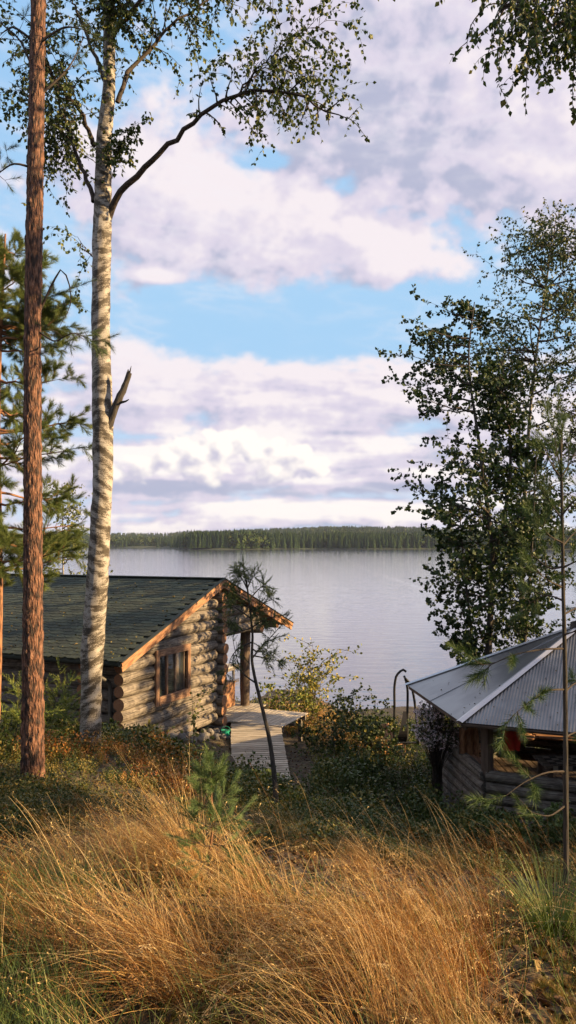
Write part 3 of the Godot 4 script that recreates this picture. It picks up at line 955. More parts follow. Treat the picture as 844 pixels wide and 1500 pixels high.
func make_right_trees() -> void:
	var b := Vector3(4.75, 0, -18.6)
	b.y = ground(b.x, b.z)
	var o := {"per": 2.4, "size": 0.105, "c0": Color(0.024, 0.042, 0.016), "c1": Color(0.045, 0.07, 0.024), "c2": Color(0.10, 0.12, 0.03), "c2p": 0.05, "hang": 0.25, "droop": 0.03, "wig": 0.2, "len": 0.75, "twigs": 1.5, "depth": 1, "fork": 0.55, "seg": 0.12, "from": 0.22, "lift": 0.15}
	var eye := 6.5 - b.y
	# reach to the left of the trunk, by height above the eye level
	var left := [[-9, 0.3], [-3.0, 0.5], [-2.4, 1.2], [-1.5, 1.4], [-0.9, 1.45], [-0.2, 1.6], [0.6, 1.75], [1.0, 1.6], [1.7, 1.1], [2.3, 0.8], [2.8, 0.75], [3.1, 1.5], [3.8, 1.75], [4.4, 1.7], [4.8, 1.5], [5.3, 0.8], [5.7, 0.3]]
	var reach := func(y: float, a: float) -> float:
		var l := prof(y - eye, left)
		return l * (1.0 if cos(a) < 0.3 else 0.7)
	make_broadleaf("alder_tree", "dark leafy tree with broad round leaves rising behind the gazebo roof", b,
		[[Vector3.ZERO, Vector3(-0.05, 2.5, 0), Vector3(0.05, 5.0, 0), Vector3(-0.25, 7.6, 0.1), Vector3(-0.45, 9.5, 0), Vector3(-0.3, 11.0, 0)],
		[Vector3(0.02, 4.6, 0), Vector3(0.4, 5.8, -0.2), Vector3(0.55, 7.5, -0.1), Vector3(0.3, 9.6, 0.1)], [Vector3(0.1, 0, 0.1), Vector3(-0.35, 2.2, 0.2), Vector3(-0.6, 4.0, 0.3), Vector3(-0.75, 6.0, 0.2)], [Vector3(0.2, 0, -0.1), Vector3(0.7, 2.5, 0.1), Vector3(0.95, 5.0, 0.1), Vector3(1.1, 7.5, 0.1)]], o, ROUND, M.alder_bark, 0.115, 54, reach, 0.2)
	b = Vector3(6.2, 0, -20.5)
	b.y = ground(b.x, b.z)
	var eye2 := 6.5 - b.y
	var o2 := {"per": 1.9, "size": 0.085, "c0": Color(0.04, 0.06, 0.02), "c1": Color(0.075, 0.10, 0.03), "c2": Color(0.20, 0.19, 0.045), "c2p": 0.12, "hang": 0.55, "droop": 0.16, "wig": 0.18, "len": 0.95, "twigs": 1.3, "depth": 1, "fork": 0.5, "seg": 0.11, "from": 0.25, "lift": 0.1}
	var r2 := func(y: float, a: float) -> float:
		return prof(y - eye2, [[-9, 0.2], [-3.2, 0.8], [-1.0, 1.3], [1.5, 1.4], [3.5, 1.5], [5.5, 1.7], [7.0, 1.5], [8.3, 0.9], [9.4, 0.3]])
	make_broadleaf("slender_birch_tree", "tall slender birch with yellowing leaves behind the dark round-leaved tree", b,
		[[Vector3.ZERO, Vector3(-0.15, 3.0, 0), Vector3(-0.05, 6.5, 0), Vector3(0.25, 10, 0), Vector3(0.9, 14.2, 0)]], o2, LEAF, M.birch_bark, 0.1, 90, r2, 0.2)
	# a second stem of birch whose boughs fill the right edge of the frame
	b = Vector3(8.1, 0, -20.0)
	b.y = ground(b.x, b.z)
	var eye3 := 6.5 - b.y
	var r3 := func(y: float, a: float) -> float:
		return prof(y - eye3, [[-9, 0.2], [-3, 0.6], [1, 1.4], [4, 1.9], [6.5, 1.8], [8.2, 1.1], [9.3, 0.3]])
	make_broadleaf("edge_birch_tree", "birch with loose hanging twigs at the right edge behind the gazebo", b,
		[[Vector3.ZERO, Vector3(0.1, 4.0, 0), Vector3(-0.1, 9.0, 0), Vector3(-0.3, 13.6, 0)]], o2, LEAF, M.birch_bark, 0.11, 80, r3, 0.22)

func make_far_left() -> void:
	# sunlit pine at the left edge
	var d := 14.0
	var base := ray(-10, 1000, d)
	base.y = ground(base.x, base.z)
	var t := thing("edge_pine_tree", "bushy sunlit pine at the left edge beyond the thick trunk", "tree", base)
	var H := 9.2
	trunk(t, spline([Vector3.ZERO, Vector3(0.05, 3, 0), Vector3(0.0, 6, 0), Vector3(0.1, H, 0)], 60), taper(60, 0.13, 0.015), M.pine_bark_upper, 14, 0.06, 1.6)
	var sc := Scatter.new()
	var o := {"per": 3.4, "size": 0.15, "c0": Color(0.1, 0.14, 0.038), "c1": Color(0.145, 0.18, 0.05), "c2": Color(0.18, 0.18, 0.055), "c2p": 0.1, "hang": 0.0, "fwd": 1.4, "scat": 0.7, "droop": -0.04, "wig": 0.2, "len": 0.42, "twigs": 1.7, "depth": 1, "fork": 0.6, "seg": 0.1, "bare": 0.2, "tip": true, "from": 0.4, "lift": 0.2}
	for k in 84:
		var y := R(2.7, H - 0.2)
		var l := clampf((H - y) * 0.42 + 0.25, 0.3, 1.35) * R(0.75, 1.1)
		var a := R(0, TAU)
		var p := Vector3(0.03, y, 0)
		var e := p + Vector3(cos(a) * l, l * R(-0.05, 0.35), sin(a) * l)
		limb(t, sc, bow(p, e, p.lerp(e, 0.55) + Vector3(0, -0.1, 0), 7, 0.03), 0.016 + 0.008 * l, o, M.pine_bark_upper)
	copies("crown", TUFT, sc, t, M.needle)
	# yellow-green young birch behind the cabin roof
	var b := Vector3(-7.9, 0, -27.5)
	b.y = ground(b.x, b.z)
	var eye := 6.5 - b.y
	var o2 := {"per": 2.0, "size": 0.1, "c0": Color(0.11, 0.13, 0.035), "c1": Color(0.18, 0.18, 0.05), "hang": 0.5, "droop": 0.1, "wig": 0.2, "len": 0.7, "twigs": 1.2, "depth": 1, "fork": 0.4, "seg": 0.16, "from": 0.25}
	var r := func(y: float, a: float) -> float:
		return prof(y - eye, [[-9, 0.1], [-2.0, 0.9], [-0.5, 1.2], [0.7, 0.9], [1.6, 0.5], [2.2, 0.15]])
	make_broadleaf("young_birch_tree", "small yellow-green birch showing above the cabin roof by the lake", b, [[Vector3.ZERO, Vector3(0.1, 3, 0), Vector3(0.0, eye + 2.1, 0)]], o2, LEAF, M.birch_bark, 0.06, 44, r, 0.4)

func make_young_pine() -> void:
	# thin young pine in the right foreground
	var d := 4.35
	var base := ray(830, 1335, d)
	base.y = ground(base.x, base.z)
	var t := thing("young_pine_tree", "thin young pine with sparse needle boughs at the right edge, before the gazebo", "tree", base)
	var pts := spline([Vector3(0, -0.05, 0), ray(829, 1200, d) - base, ray(828, 1000, d) - base, ray(825, 850, d) - base, ray(823, 720, d) - base, ray(821, 640, d) - base], 60)
	trunk(t, pts, taper(60, 0.0165, 0.007), M.alder_bark, 12, 0.12, 4.0)
	var sc := Scatter.new()
	var o := {"per": 1.7, "size": 0.11, "c0": Color(0.055, 0.095, 0.03), "c1": Color(0.09, 0.14, 0.042), "hang": 0.0, "fwd": 1.5, "scat": 0.65, "droop": -0.05, "wig": 0.18, "len": 0.16, "twigs": 0.75, "depth": 0, "seg": 0.045, "bare": 0.1, "tip": true, "from": 0.5, "lift": 0.1, "ahead": 0.9}
	var bs := [[[826, 950, 0], [790, 952, -.1], [750, 960, -.15], [715, 975, -.2], [697, 968, -.25]], [[827, 1010, 0], [800, 1012, -.1], [780, 1025, -.2], [755, 1045, -.3]], [[827, 1015, 0], [845, 1000, .1], [870, 1005, .2]], [[828, 1130, 0], [800, 1132, -.1], [770, 1145, -.2], [742, 1165, -.3]], [[824, 830, 0], [805, 832, .1], [782, 815, .2], [765, 800, .2]], [[824, 832, 0], [845, 822, -.1], [865, 815, -.2]],
		[[823, 760, 0], [805, 735, .1], [790, 715, .15]], [[823, 755, 0], [840, 735, -.1], [860, 718, -.15]], [[822, 700, 0], [808, 680, -.05], [800, 660, -.1]], [[822, 700, 0], [835, 678, .05], [846, 655, .1]], [[822, 690, 0], [816, 660, .1], [812, 635, .15]], [[826, 900, 0], [848, 890, .1], [870, 893, .2]], [[825, 880, 0], [800, 872, .2], [775, 885, .4]], [[828, 1180, 0], [805, 1195, -.1], [780, 1190, -.2]], [[824, 795, 0], [806, 785, -.1], [792, 770, -.15]], [[824, 800, 0], [842, 780, .1], [858, 770, .15]], [[823, 860, 0], [803, 850, -.1], [788, 838, -.2]], [[826, 930, 0], [842, 925, -.1], [862, 920, -.15]], [[828, 1080, 0], [846, 1072, .1], [866, 1075, .2]], [[822, 665, 0], [824, 640, 0], [823, 622, 0]]]
	for k in bs.size():
		var ks := []
		for q in bs[k]: ks.append(ray(q[0], q[1], d + q[2]) - base)
		var oo := o.duplicate()
		if k >= 4: oo.from = 0.45; oo.twigs = 0.45; oo.per = 1.1; oo.size = 0.09
		else: oo.twigs = 0.55; oo.from = 0.6
		if k in [6, 7, 8, 9, 10]: oo.twigs = 0.7; oo.from = 0.35; oo.per = 0.9; oo.size = 0.085
		limb(t, sc, spline(ks, 10), 0.007, oo, M.twig_bark)
	for k in 14: sc.addt(Transform3D(basis_along(Vector3(R(-0.6, 0.6), 1, R(-0.6, 0.6)), R(0.08, 0.12), R(0, 6)), pts[int(R(46, 60))]), Color(0.08, 0.125, 0.038))
	copies("crown", TUFT, sc, t, M.needle)

func make_sapling_pine() -> void:
	var d := 3.8
	var base := ray(306, 1335, d)
	base.y = ground(base.x, base.z)
	var t := thing("pine_sapling", "knee-high pale green pine sapling standing in the dry grass", "sapling", base)
	var pts := spline([Vector3(0, -0.03, 0), ray(307, 1250, d) - base, ray(313, 1200, d) - base, ray(310, 1170, d) - base, ray(309, 1140, d) - base], 30)
	trunk(t, pts, taper(30, 0.009, 0.004), M.pine_bark_upper, 8, 0.1, 4.0)
	var sc := Scatter.new()
	var o := {"per": 1.2, "size": 0.06, "c0": Color(0.11, 0.17, 0.06), "c1": Color(0.18, 0.25, 0.095), "hang": 0.0, "fwd": 1.6, "scat": 0.5, "droop": -0.1, "wig": 0.12, "len": 0.1, "twigs": 1.2, "depth": 0, "seg": 0.03, "bare": 0.0, "tip": true, "from": 0.2, "ahead": 1.0}
	for q in [[312, 1262, -26, -4], [312, 1258, 28, 6], [312, 1240, -30, -8], [312, 1236, 32, 0], [311, 1212, -26, -14], [311, 1208, 34, -10], [311, 1210, 4, -8], [310, 1186, -16, -20], [310, 1182, 20, -20], [310, 1164, -9, -22], [309, 1162, 10, -22], [309, 1150, 0, -18]]:
		var a := ray(q[0], q[1], d) - base
		var e := ray(q[0] + q[2], q[1] + q[3], d + R(-0.13, 0.13)) - base
		limb(t, sc, bow(a, e, a.lerp(e, 0.5) + Vector3(0, -0.015, 0), 6, 0.004), 0.004, o, M.twig_bark)
	copies("needles", TUFT, sc, t, M.needle)

func make_juniper() -> void:
	# crooked thin tree before the boardwalk, feathery on top
	var d := 11.6
	var base := ray(405, 1178, d)
	base.y = ground(base.x, base.z) - 0.03
	var t := thing("crooked_juniper_tree", "thin crooked tree with feathery green top standing before the boardwalk", "tree", base)
	var g := func(x, y, dz := 0.0): return ray(x, y, d + dz) - base
	var main := spline([Vector3(0, -0.05, 0), g.call(403, 1150), g.call(396, 1090), g.call(385, 1040), g.call(375, 1000), g.call(369, 965), g.call(370, 930), g.call(366, 890), g.call(361, 850)], 50)
	trunk(t, main, taper(50, 0.048, 0.012, 0.7), M.alder_bark, 10, 0.14, 3.0)
	var sc := Scatter.new()
	var o := {"per": 2.0, "size": 0.125, "c0": Color(0.045, 0.07, 0.025), "c1": Color(0.08, 0.115, 0.036), "c2": Color(0.13, 0.16, 0.05), "c2p": 0.15, "hang": 0.12, "fwd": 1.0, "scat": 0.7, "droop": 0.06, "wig": 0.22, "len": 0.2, "twigs": 1.5, "depth": 0, "seg": 0.05, "tip": true, "from": 0.25}
	for q in [[[369, 965], [385, 945], [400, 930], [412, 915]], [[369, 960], [395, 965], [408, 968]], [[374, 1000], [355, 985], [346, 960], [340, 930]], [[371, 940], [350, 950], [338, 965], [332, 990]], [[367, 905], [345, 890], [335, 882]], [[367, 905], [385, 885], [400, 878]], [[364, 880], [345, 868], [338, 860]], [[364, 880], [380, 862], [390, 858]], [[362, 862], [355, 848], [350, 838]], [[362, 862], [368, 850], [374, 842]], [[361, 856], [359, 842], [357, 832]], [[368, 920], [345, 925], [330, 915]], [[368, 920], [392, 905], [410, 905]], [[366, 895], [372, 890], [378, 900]], [[369, 950], [378, 955], [392, 950]]]:
		var ks := []
		for w in q.size(): ks.append(g.call(q[w][0], q[w][1], R(-0.12, 0.12) * w))
		var oo := o.duplicate()
		if q == [[374, 1000], [355, 985], [346, 960], [340, 930]]: oo.twigs = 0.4
		limb(t, sc, spline(ks, 9), 0.014, oo, M.alder_bark)
	copies("crown", SPRIG, sc, t, M.needle)

func shrub(called: String, label: String, category: String, at: Vector3, w: float, h: float, stems: int, o: Dictionary, leaf: ArrayMesh, m: Material, bark: Material) -> void:
	at.y = ground(at.x, at.z) - 0.03
	var t := thing(called, label, category, at)
	var sc := Scatter.new()
	var mb := MB.new()
	for k in stems:
		var a := R(0, TAU)
		var rr := sqrt(rng.randf())
		var dir := Vector3(cos(a) * rr * w / h, 1.0, sin(a) * rr * w / h)
		twig(mb, sc, Vector3(cos(a), 0, sin(a)) * rr * w * 0.25, dir, h * R(0.55, 1.1), 0.004 + h * 0.004, o, o.get("depth", 2))
	part("stems", mb.mesh(), t, bark)
	copies("leaves", leaf, sc, t, m)

func make_shrubs() -> void:
	var gold := {"per": 2.2, "size": 0.105, "c0": Color(0.25, 0.21, 0.045), "c1": Color(0.40, 0.33, 0.08), "c2": Color(0.16, 0.20, 0.05), "c2p": 0.3, "hang": 0.15, "droop": 0.0, "wig": 0.14, "fork": 0.55, "seg": 0.22, "bare": 0.15, "scat": 0.9}
	shrub("willow_bush", "tall loose golden-leaved bush glowing in the sun by the water", "bush", ray(452, 1030, 24), 0.55, 2.5, 18, gold, LEAF, M.leaf, M.twig_bark)
	var g2 := gold.duplicate(); g2.c0 = Color(0.15, 0.18, 0.04); g2.c1 = Color(0.26, 0.25, 0.06)
	shrub("shore_bush", "smaller green-gold bush between the golden bush and the cabin porch", "bush", ray(412, 1020, 23.2), 0.6, 1.35, 14, g2, LEAF, M.leaf, M.twig_bark)
	var dark := {"per": 2.3, "size": 0.085, "c0": Color(0.03, 0.05, 0.018), "c1": Color(0.07, 0.09, 0.03), "c2": Color(0.2, 0.18, 0.05), "c2p": 0.08, "hang": 0.2, "droop": 0.02, "wig": 0.2, "fork": 0.6, "seg": 0.13, "scat": 0.8}
	shrub("shade_bush", "dark green bush on the shore right of the golden bush", "bush", ray(520, 1055, 22), 0.9, 1.3, 22, dark, ROUND, M.leaf, M.twig_bark)
	shrub("shade_bush", "dark bush by the water beside the curved swing frame", "bush", ray(548, 1050, 19.5), 0.7, 1.0, 18, dark, ROUND, M.leaf, M.twig_bark)
	shrub("low_bush", "low dark bush spreading right of the boardwalk end", "bush", ray(470, 1075, 18.5), 0.8, 0.75, 20, dark, LEAF, M.leaf, M.twig_bark)
	shrub("low_bush", "low dark bush halfway between the boardwalk and the gazebo", "bush", ray(520, 1100, 16.5), 0.8, 0.65, 20, dark, LEAF, M.leaf, M.twig_bark)
	var lit := {"per": 2.6, "size": 0.2, "c0": Color(0.09, 0.14, 0.03), "c1": Color(0.22, 0.24, 0.05), "hang": 0.1, "fwd": 1.0, "scat": 0.7, "droop": 0.02, "wig": 0.2, "fork": 0.5, "seg": 0.14, "tip": true, "depth": 1}
	shrub("juniper_bush", "yellow-green juniper bush between the pine trunk and the birch", "bush", ray(84, 1095, 11.4), 0.45, 1.1, 9, lit, SPRIG, M.needle, M.alder_bark)
	shrub("juniper_bush", "low juniper bush in shade at the left edge", "bush", ray(12, 1110, 10.2), 0.6, 0.85, 10, lit, SPRIG, M.needle, M.alder_bark)
	var thin := {"per": 1.5, "size": 0.09, "c0": Color(0.12, 0.13, 0.035), "c1": Color(0.24, 0.22, 0.06), "hang": 0.25, "droop": 0.0, "wig": 0.08, "fork": 0.4, "seg": 0.1, "depth": 1}
	shrub("rowan_sapling", "spindly leafy sapling before the cabin wall below the window", "sapling", ray(284, 1108, 14.6), 0.15, 1.35, 2, thin, LEAF, M.leaf, M.twig_bark)
	var twiggy := {"per": 2.4, "size": 0.07, "c0": Color(0.05, 0.08, 0.025), "c1": Color(0.10, 0.13, 0.035), "hang": 0.2, "droop": 0.06, "wig": 0.2, "fork": 0.7, "seg": 0.08, "scat": 0.8, "depth": 2}
	shrub("gazebo_bush", "low green bush growing against the gazebo log wall", "bush", ray(770, 1215, 10.6), 0.75, 0.75, 16, twiggy, LEAF, M.leaf, M.twig_bark)
	shrub("gazebo_bush", "leafy bush with a few red leaves at the right edge below the gazebo", "bush", ray(842, 1230, 10.2), 0.6, 0.7, 14, twiggy, LEAF, M.leaf, M.twig_bark)

func spruce(label: String, at: Vector3, h: float, w: float) -> void:
	at.y = ground(at.x, at.z)
	var t := thing("spruce_tree", label, "tree", at, "trees right of the frame that shade the slope")
	trunk(t, [Vector3.ZERO, Vector3(0, h * 0.5, 0), Vector3(0, h, 0)], [0.2, 0.12, 0.02], M.alder_bark, 10)
	var sc := Scatter.new()
	var mb := MB.new()
	for k in int(h * 22):
		var y := h * (0.08 + 0.91 * pow(rng.randf(), 1.1))
		var l := (1.0 - y / h) * w * R(0.7, 1.1) + 0.2
		var a := R(0, TAU)
		var p := Vector3(0, y, 0)
		var dir := Vector3(cos(a), -0.12, sin(a))
		mb.tube([p, p + dir * l * 0.6 , p + dir * l + Vector3(0, l * 0.1, 0)], [0.02, 0.012, 0.004], 3, 1, 1, false)
		for q in int(l * 9):
			var f := R(0.15, 1.0)
			sc.addt(Transform3D(basis_along(dir + Vector3(R(-.8, .8), R(-.6, .2), R(-.8, .8)), R(0.3, 0.5), R(0, 6)), p + dir * l * f), Color(0.03, 0.05, 0.018).lerp(Color(0.05, 0.07, 0.025), rng.randf()))
	part("boughs", mb.mesh(), t, M.twig_bark)
	copies("crown", TUFT_FAR, sc, t, M.needle)

func make_shade_trees() -> void:
	for q in [[10.2, -9.4, 9.0, 1.9, "spruce standing right of the gazebo, just outside the frame"], [12.0, -11.8, 8.0, 2.2, "tall spruce beyond the right edge, behind the nearer spruce"], [10.5, -14.6, 10.0, 2.0, "spruce behind the gazebo's right side, outside the frame"], [15.5, -9.0, 9.0, 2.2, "farther spruce beyond the right edge of the frame"]]:
		spruce(q[4], Vector3(q[0], 0, q[1]), q[2], q[3])
	for q in [[9.6, -7.5, 5.6, 1.8, "spruce just outside the right edge, before the gazebo"], [9.4, -4.4, 9.0, 2.0, "spruce outside the right edge of the frame, nearest the bank"], [12.5, -8.0, 7.0, 2.0, "spruce outside the right edge in the second row"], [-9.0, 3.0, 14.0, 2.6, "spruce of the wood behind the viewer, far left"], [-5.0, 5.5, 15.0, 2.8, "spruce of the wood behind the viewer, left of the middle"], [-1.0, 6.5, 14.0, 2.6, "spruce of the wood directly behind the viewer"], [3.5, 6.0, 15.0, 2.6, "spruce of the wood behind the viewer, right of the middle"], [-8.5, -4.5, 12.0, 2.4, "spruce left of the frame beside the bank"], [-9.5, -9.0, 13.0, 2.4, "spruce left of the frame beside the cabin"], [7.0, 8.5, 15.0, 2.8, "spruce of the wood behind the viewer, far right"]]:
		spruce(q[4], Vector3(q[0], 0, q[1]), q[2], q[3])

# ------------------------------------------------------------------ buildings
func box_part(called: String, parent: Node, at: Vector3, size: Vector3, m: Material, b := Basis.IDENTITY, bevel := 0.006) -> MeshInstance3D:
	var mb := MB.new()
	mb.box(Transform3D.IDENTITY, size, bevel, R(0, 5))
	return part(called, mb.mesh(), parent, m, Transform3D(b, at))

func log_part(parent: Node, a: Vector3, b: Vector3, r: float, side: Material, ends: Material, called := "log", rough := 0.08) -> MeshInstance3D:
	var l := (b - a).length()
	var mb := MB.new()
	var n := clampi(int(l / 0.25), 2, 16)
	var pts := []
	var rad := []
	var ph := R(0, 6)
	for k in n + 1:
		var t := float(k) / n
		pts.append(Vector3(sin(t * 5 + ph) * 0.008, t * l, cos(t * 4 + ph) * 0.008))
		rad.append(r * (1.0 + R(-0.03, 0.03) + 0.04 * (t - 0.5)))
	rad[0] *= 0.93; rad[n] *= 0.93
	mb.tube(pts, rad, 12, 1.0, 1.0, false, noise(1.0, 2, rng.randi() % 1000), rough, 2.0, R(0, 9))
	var am := mb.mesh(side)
	var cp := MB.new()
	for e in [0, n]:
		var no := Vector3.DOWN if e == 0 else Vector3.UP
		var ce := cp.vert(pts[e] + no * 0.004, no, Vector2(0.5, 0.5))
		for s in 13: cp.vert(mb.v[e * 13 + s], no, Vector2(0.5 + 0.45 * cos(TAU * s / 12), 0.5 + 0.45 * sin(TAU * s / 12)))
		for s in 12: cp.tri(ce, ce + 1 + s, ce + 2 + s)
	cp.mesh(ends, am)
	return part(called, am, parent, null, Transform3D(basis_along(b - a, 1.0, R(0, 6)), a))

func stone_mesh(sd: int) -> ArrayMesh:
	var nz := noise(1.3, 3, sd)
	var mb := MB.new()
	var w := 9
	for j in 7:
		for k in w + 1:
			var a := TAU * k / w
			var p := PI * j / 6.0
			var d := Vector3(sin(p) * cos(a), cos(p), sin(p) * sin(a))
			mb.vert(d * Vector3(1, 0.7, 0.85) * (1.0 + nz.get_noise_3dv(d) * 0.55), d, Vector2(k, j))
	for j in 6:
		for k in w:
			var a := j * (w + 1) + k
			mb.tri(a, a + 1, a + w + 2); mb.tri(a, a + w + 2, a + w + 1)
	return mb.mesh()

const CAB := Vector3(-3.2, 2.25, -15.8)
const TURN := 1.1592      # the gable runs away from the viewer to the right
const SLOPE := 0.345

func roof_y(x: float) -> float:
	return 3.415 - SLOPE * absf(x - 3.62)

func make_cabin() -> void:
	var t := thing("log_cabin", "log cabin with green shingle roof and an open porch above the lake", "cabin", CAB, "", TURN)
	var sp := 0.245
	# gable wall: whole logs below and above the window, short ones beside it
	for k in 13:
		var y := 0.125 + sp * k
		var x0 := maxf(-0.26 + R(-0.03, 0.03), (y + 0.23 - 1.99) / SLOPE - 0.51)
		var x1 := minf(3.52, 7.75 - (y + 0.23 - 1.99) / SLOPE)
		var r := 0.132 + R(-0.008, 0.006)
		if y > 0.9 and y < 2.0:
			log_part(t, Vector3(x0, y, 0), Vector3(0.89, y, 0), r, M.log_side, M.log_end)
			log_part(t, Vector3(2.14, y, 0), Vector3(x1, y, 0), r, M.log_side, M.log_end)
		elif x1 - x0 > 0.25:
			log_part(t, Vector3(x0, y, 0), Vector3(x1, y, 0), r, M.log_side, M.log_end)
		if k >= 8:
			var x2 := minf(6.1, 3.62 + (3.17 - y) / SLOPE)
			if x2 > 4.0: log_part(t, Vector3(3.84, y, -0.05), Vector3(x2, y, -0.05), r, M.log_side, M.log_end)
	# cross wall under the ridge, its log ends show as a column
	for k in 13:
		var y := sp * k + 0.02
		log_part(t, Vector3(3.69 + R(-0.015, 0.015), y, -3.0), Vector3(3.69 + R(-0.02, 0.02), y, 0.24 + R(-0.05, 0.06)), 0.13 + R(-0.006, 0.008), M.log_side, M.log_end)
	# eave wall and the stubs of the wall behind
	for k in 8:
		var y := sp * k
		log_part(t, Vector3(0, y, -7.6), Vector3(0, y, -0.15), 0.13, M.log_side, M.log_end)
		log_part(t, Vector3(-0.32 + R(-0.03, 0.03), y + 0.12, -0.85), Vector3(0.2, y + 0.12, -0.85), 0.125, M.log_side, M.log_end)
	# porch rear wall and far walls
	for k in 9: log_part(t, Vector3(3.84, 0.125 + sp * k, -3.05), Vector3(6.1, 0.125 + sp * k, -3.05), 0.13, M.log_side, M.log_end)
	box_part("inner_wall", t, Vector3(3.69, 1.2, -5.4), Vector3(0.16, 2.4, 4.6), M.interior)
	box_part("inner_wall", t, Vector3(1.8, 1.2, -4.0), Vector3(3.4, 2.4, 0.12), M.interior)
	box_part("inner_wall", t, Vector3(3.0, 1.1, -7.65), Vector3(6.2, 2.2, 0.12), M.interior)
	box_part("inner_floor", t, Vector3(1.8, 0.02, -3.9), Vector3(3.3, 0.08, 7.4), M.interior)
	box_part("ceiling", t, Vector3(1.8, 2.2, -4.1), Vector3(2.6, 0.04, 7.0), M.interior)
	# window
	var w := Node3D.new()
	w.name = "window"
	t.add_child(w)
	w.position = Vector3(0.82, 0.87, 0.1)
	box_part("frame", w, Vector3(0.06, 0.58, 0.03), Vector3(0.12, 1.16, 0.06), M.frame_board)
	box_part("frame", w, Vector3(1.33, 0.58, 0.03), Vector3(0.12, 1.16, 0.06), M.frame_board)
	box_part("frame", w, Vector3(0.695, 1.09, 0.034), Vector3(1.15, 0.14, 0.06), M.frame_board)
	box_part("sill", w, Vector3(0.695, 0.09, 0.036), Vector3(1.15, 0.18, 0.06), M.frame_board)
	box_part("mullion", w, Vector3(0.52, 0.6, -0.03), Vector3(0.07, 0.86, 0.05), M.frame_board)
	box_part("mullion", w, Vector3(0.86, 0.6, -0.035), Vector3(0.06, 0.86, 0.05), M.dark_wood)
	for q in [[0.305, 0.36], [0.69, 0.28], [1.08, 0.38]]:
		var pm := QuadMesh.new()
		pm.size = Vector2(q[1], 0.86)
		part("pane", pm, w, M.window_glass, Transform3D(Basis.IDENTITY, Vector3(q[0], 0.6, -0.04)))
	box_part("jamb", w, Vector3(1.24, 0.6, -0.12), Vector3(0.06, 0.9, 0.2), M.dark_wood)
	box_part("jamb", w, Vector3(0.15, 0.6, -0.12), Vector3(0.06, 0.9, 0.2), M.dark_wood)
	box_part("curtain", w, Vector3(1.08, 0.6, -0.14), Vector3(0.26, 0.84, 0.02), M.dark_wood)
	# roof
	var ang := atan(SLOPE)
	var cs := cos(ang)
	for s in [-1.0, 1.0]:
		var half := 4.13
		var l := half / cs
		var roof := Node3D.new()
		roof.name = "roof_slope"
		t.add_child(roof, true)
		# local frame of a slope: x down the slope, y out of it, z along the ridge; origin at the ridge
		var bx := Vector3(s * cs, -sin(ang), 0)
		var by := Vector3(s * sin(ang), cs, 0)
		var bz := Vector3(0, 0, s) if s > 0 else Vector3(0, 0, -1)
		bz = bx.cross(by)
		roof.transform = Transform3D(Basis(bx, by, bz), Vector3(3.62, 3.415, 0.2))
		var zz := -4.0 * bz.z
		box_part("underlay", roof, Vector3(l / 2, -0.035, zz), Vector3(l, 0.03, 8.0), M.flashing)
		for k in 30: box_part("roof_board", roof, Vector3((k + 0.5) * l / 30, -0.068, zz), Vector3(l / 30 - 0.006, 0.03, 7.98), M.frame_board, Basis.IDENTITY, 0.003)
		box_part("bargeboard", roof, Vector3(l / 2 + 0.01, -0.125, 0.02 * bz.z), Vector3(l + 0.06, 0.15, 0.035), M.warm_board)
		box_part("bargeboard", roof, Vector3(l / 2 + 0.01, -0.045, 0.045 * bz.z), Vector3(l + 0.06, 0.075, 0.03), M.warm_board)
		box_part("drip_edge", roof, Vector3(l / 2 + 0.01, 0.008, 0.03 * bz.z), Vector3(l + 0.05, 0.02, 0.1), M.flashing)
		if s < 0: shingles(roof, l, bz.z)
		else: box_part("felt", roof, Vector3(l / 2, -0.008, zz), Vector3(l, 0.02, 7.98), M.shingle_1)
	box_part("ridge_cap", t, Vector3(3.62, 3.43, -3.8), Vector3(0.24, 0.025, 8.05), M.shingle_0)
	for q in [[3.62, -0.33], [1.6, -0.3], [5.7, -0.3], [7.0, -0.3]]:
		log_part(t, Vector3(q[0], roof_y(q[0]) + q[1] + 0.06, -7.5), Vector3(q[0], roof_y(q[0]) + q[1] + 0.06, 0.12), 0.1, M.log_side, M.log_end, "purlin")
	# gutter and downpipe on the near eave
	var g := MB.new()
	var prev := []
	for k in 9:
		var a := PI + PI * k / 8
		var p := Vector3(-0.575 + cos(a) * 0.065, 1.965 + sin(a) * 0.065, 0.24)
		if prev.size(): g.quad(prev[0], p, p + Vector3(0, 0, -8.0), prev[0] + Vector3(0, 0, -8.0))
		prev = [p]
	part("gutter", g.mesh(), t, M.flashing)
	g = MB.new()
	g.tube(spline([Vector3(-0.575, 1.92, -0.35), Vector3(-0.56, 1.76, -0.34), Vector3(-0.4, 1.62, -0.3), Vector3(-0.24, 1.52, -0.26), Vector3(-0.2, 1.38, -0.25), Vector3(-0.2, 0.4, -0.25), Vector3(-0.2, 0.12, -0.25), Vector3(-0.28, 0.0, -0.22)], 40), taper(40, 0.042, 0.042), 12, 1, 1, true)
	part("downpipe", g.mesh(), t, M.grey_pipe)
	# porch
	for k in 24: box_part("floor_board", t, Vector3(5.0, -0.065, 0.12 - 0.125 * k), Vector3(2.3, 0.035, 0.118), M["deck_board_%d" % (k % 3)])
	box_part("floor_beam", t, Vector3(4.95, -0.17, 0.05), Vector3(2.2, 0.16, 0.1), M.dark_wood)
	log_part(t, Vector3(5.82, -0.05, -0.3), Vector3(5.82, 1.97, -0.3), 0.135, M.dark_wood, M.log_end, "post", 0.08)
	log_part(t, Vector3(5.82, 2.0, -3.2), Vector3(5.82, 2.0, 0.2), 0.12, M.log_side, M.log_end, "beam")
	# foundation stones
	var sm := [stone_mesh(1), stone_mesh(2), stone_mesh(3), stone_mesh(4)]
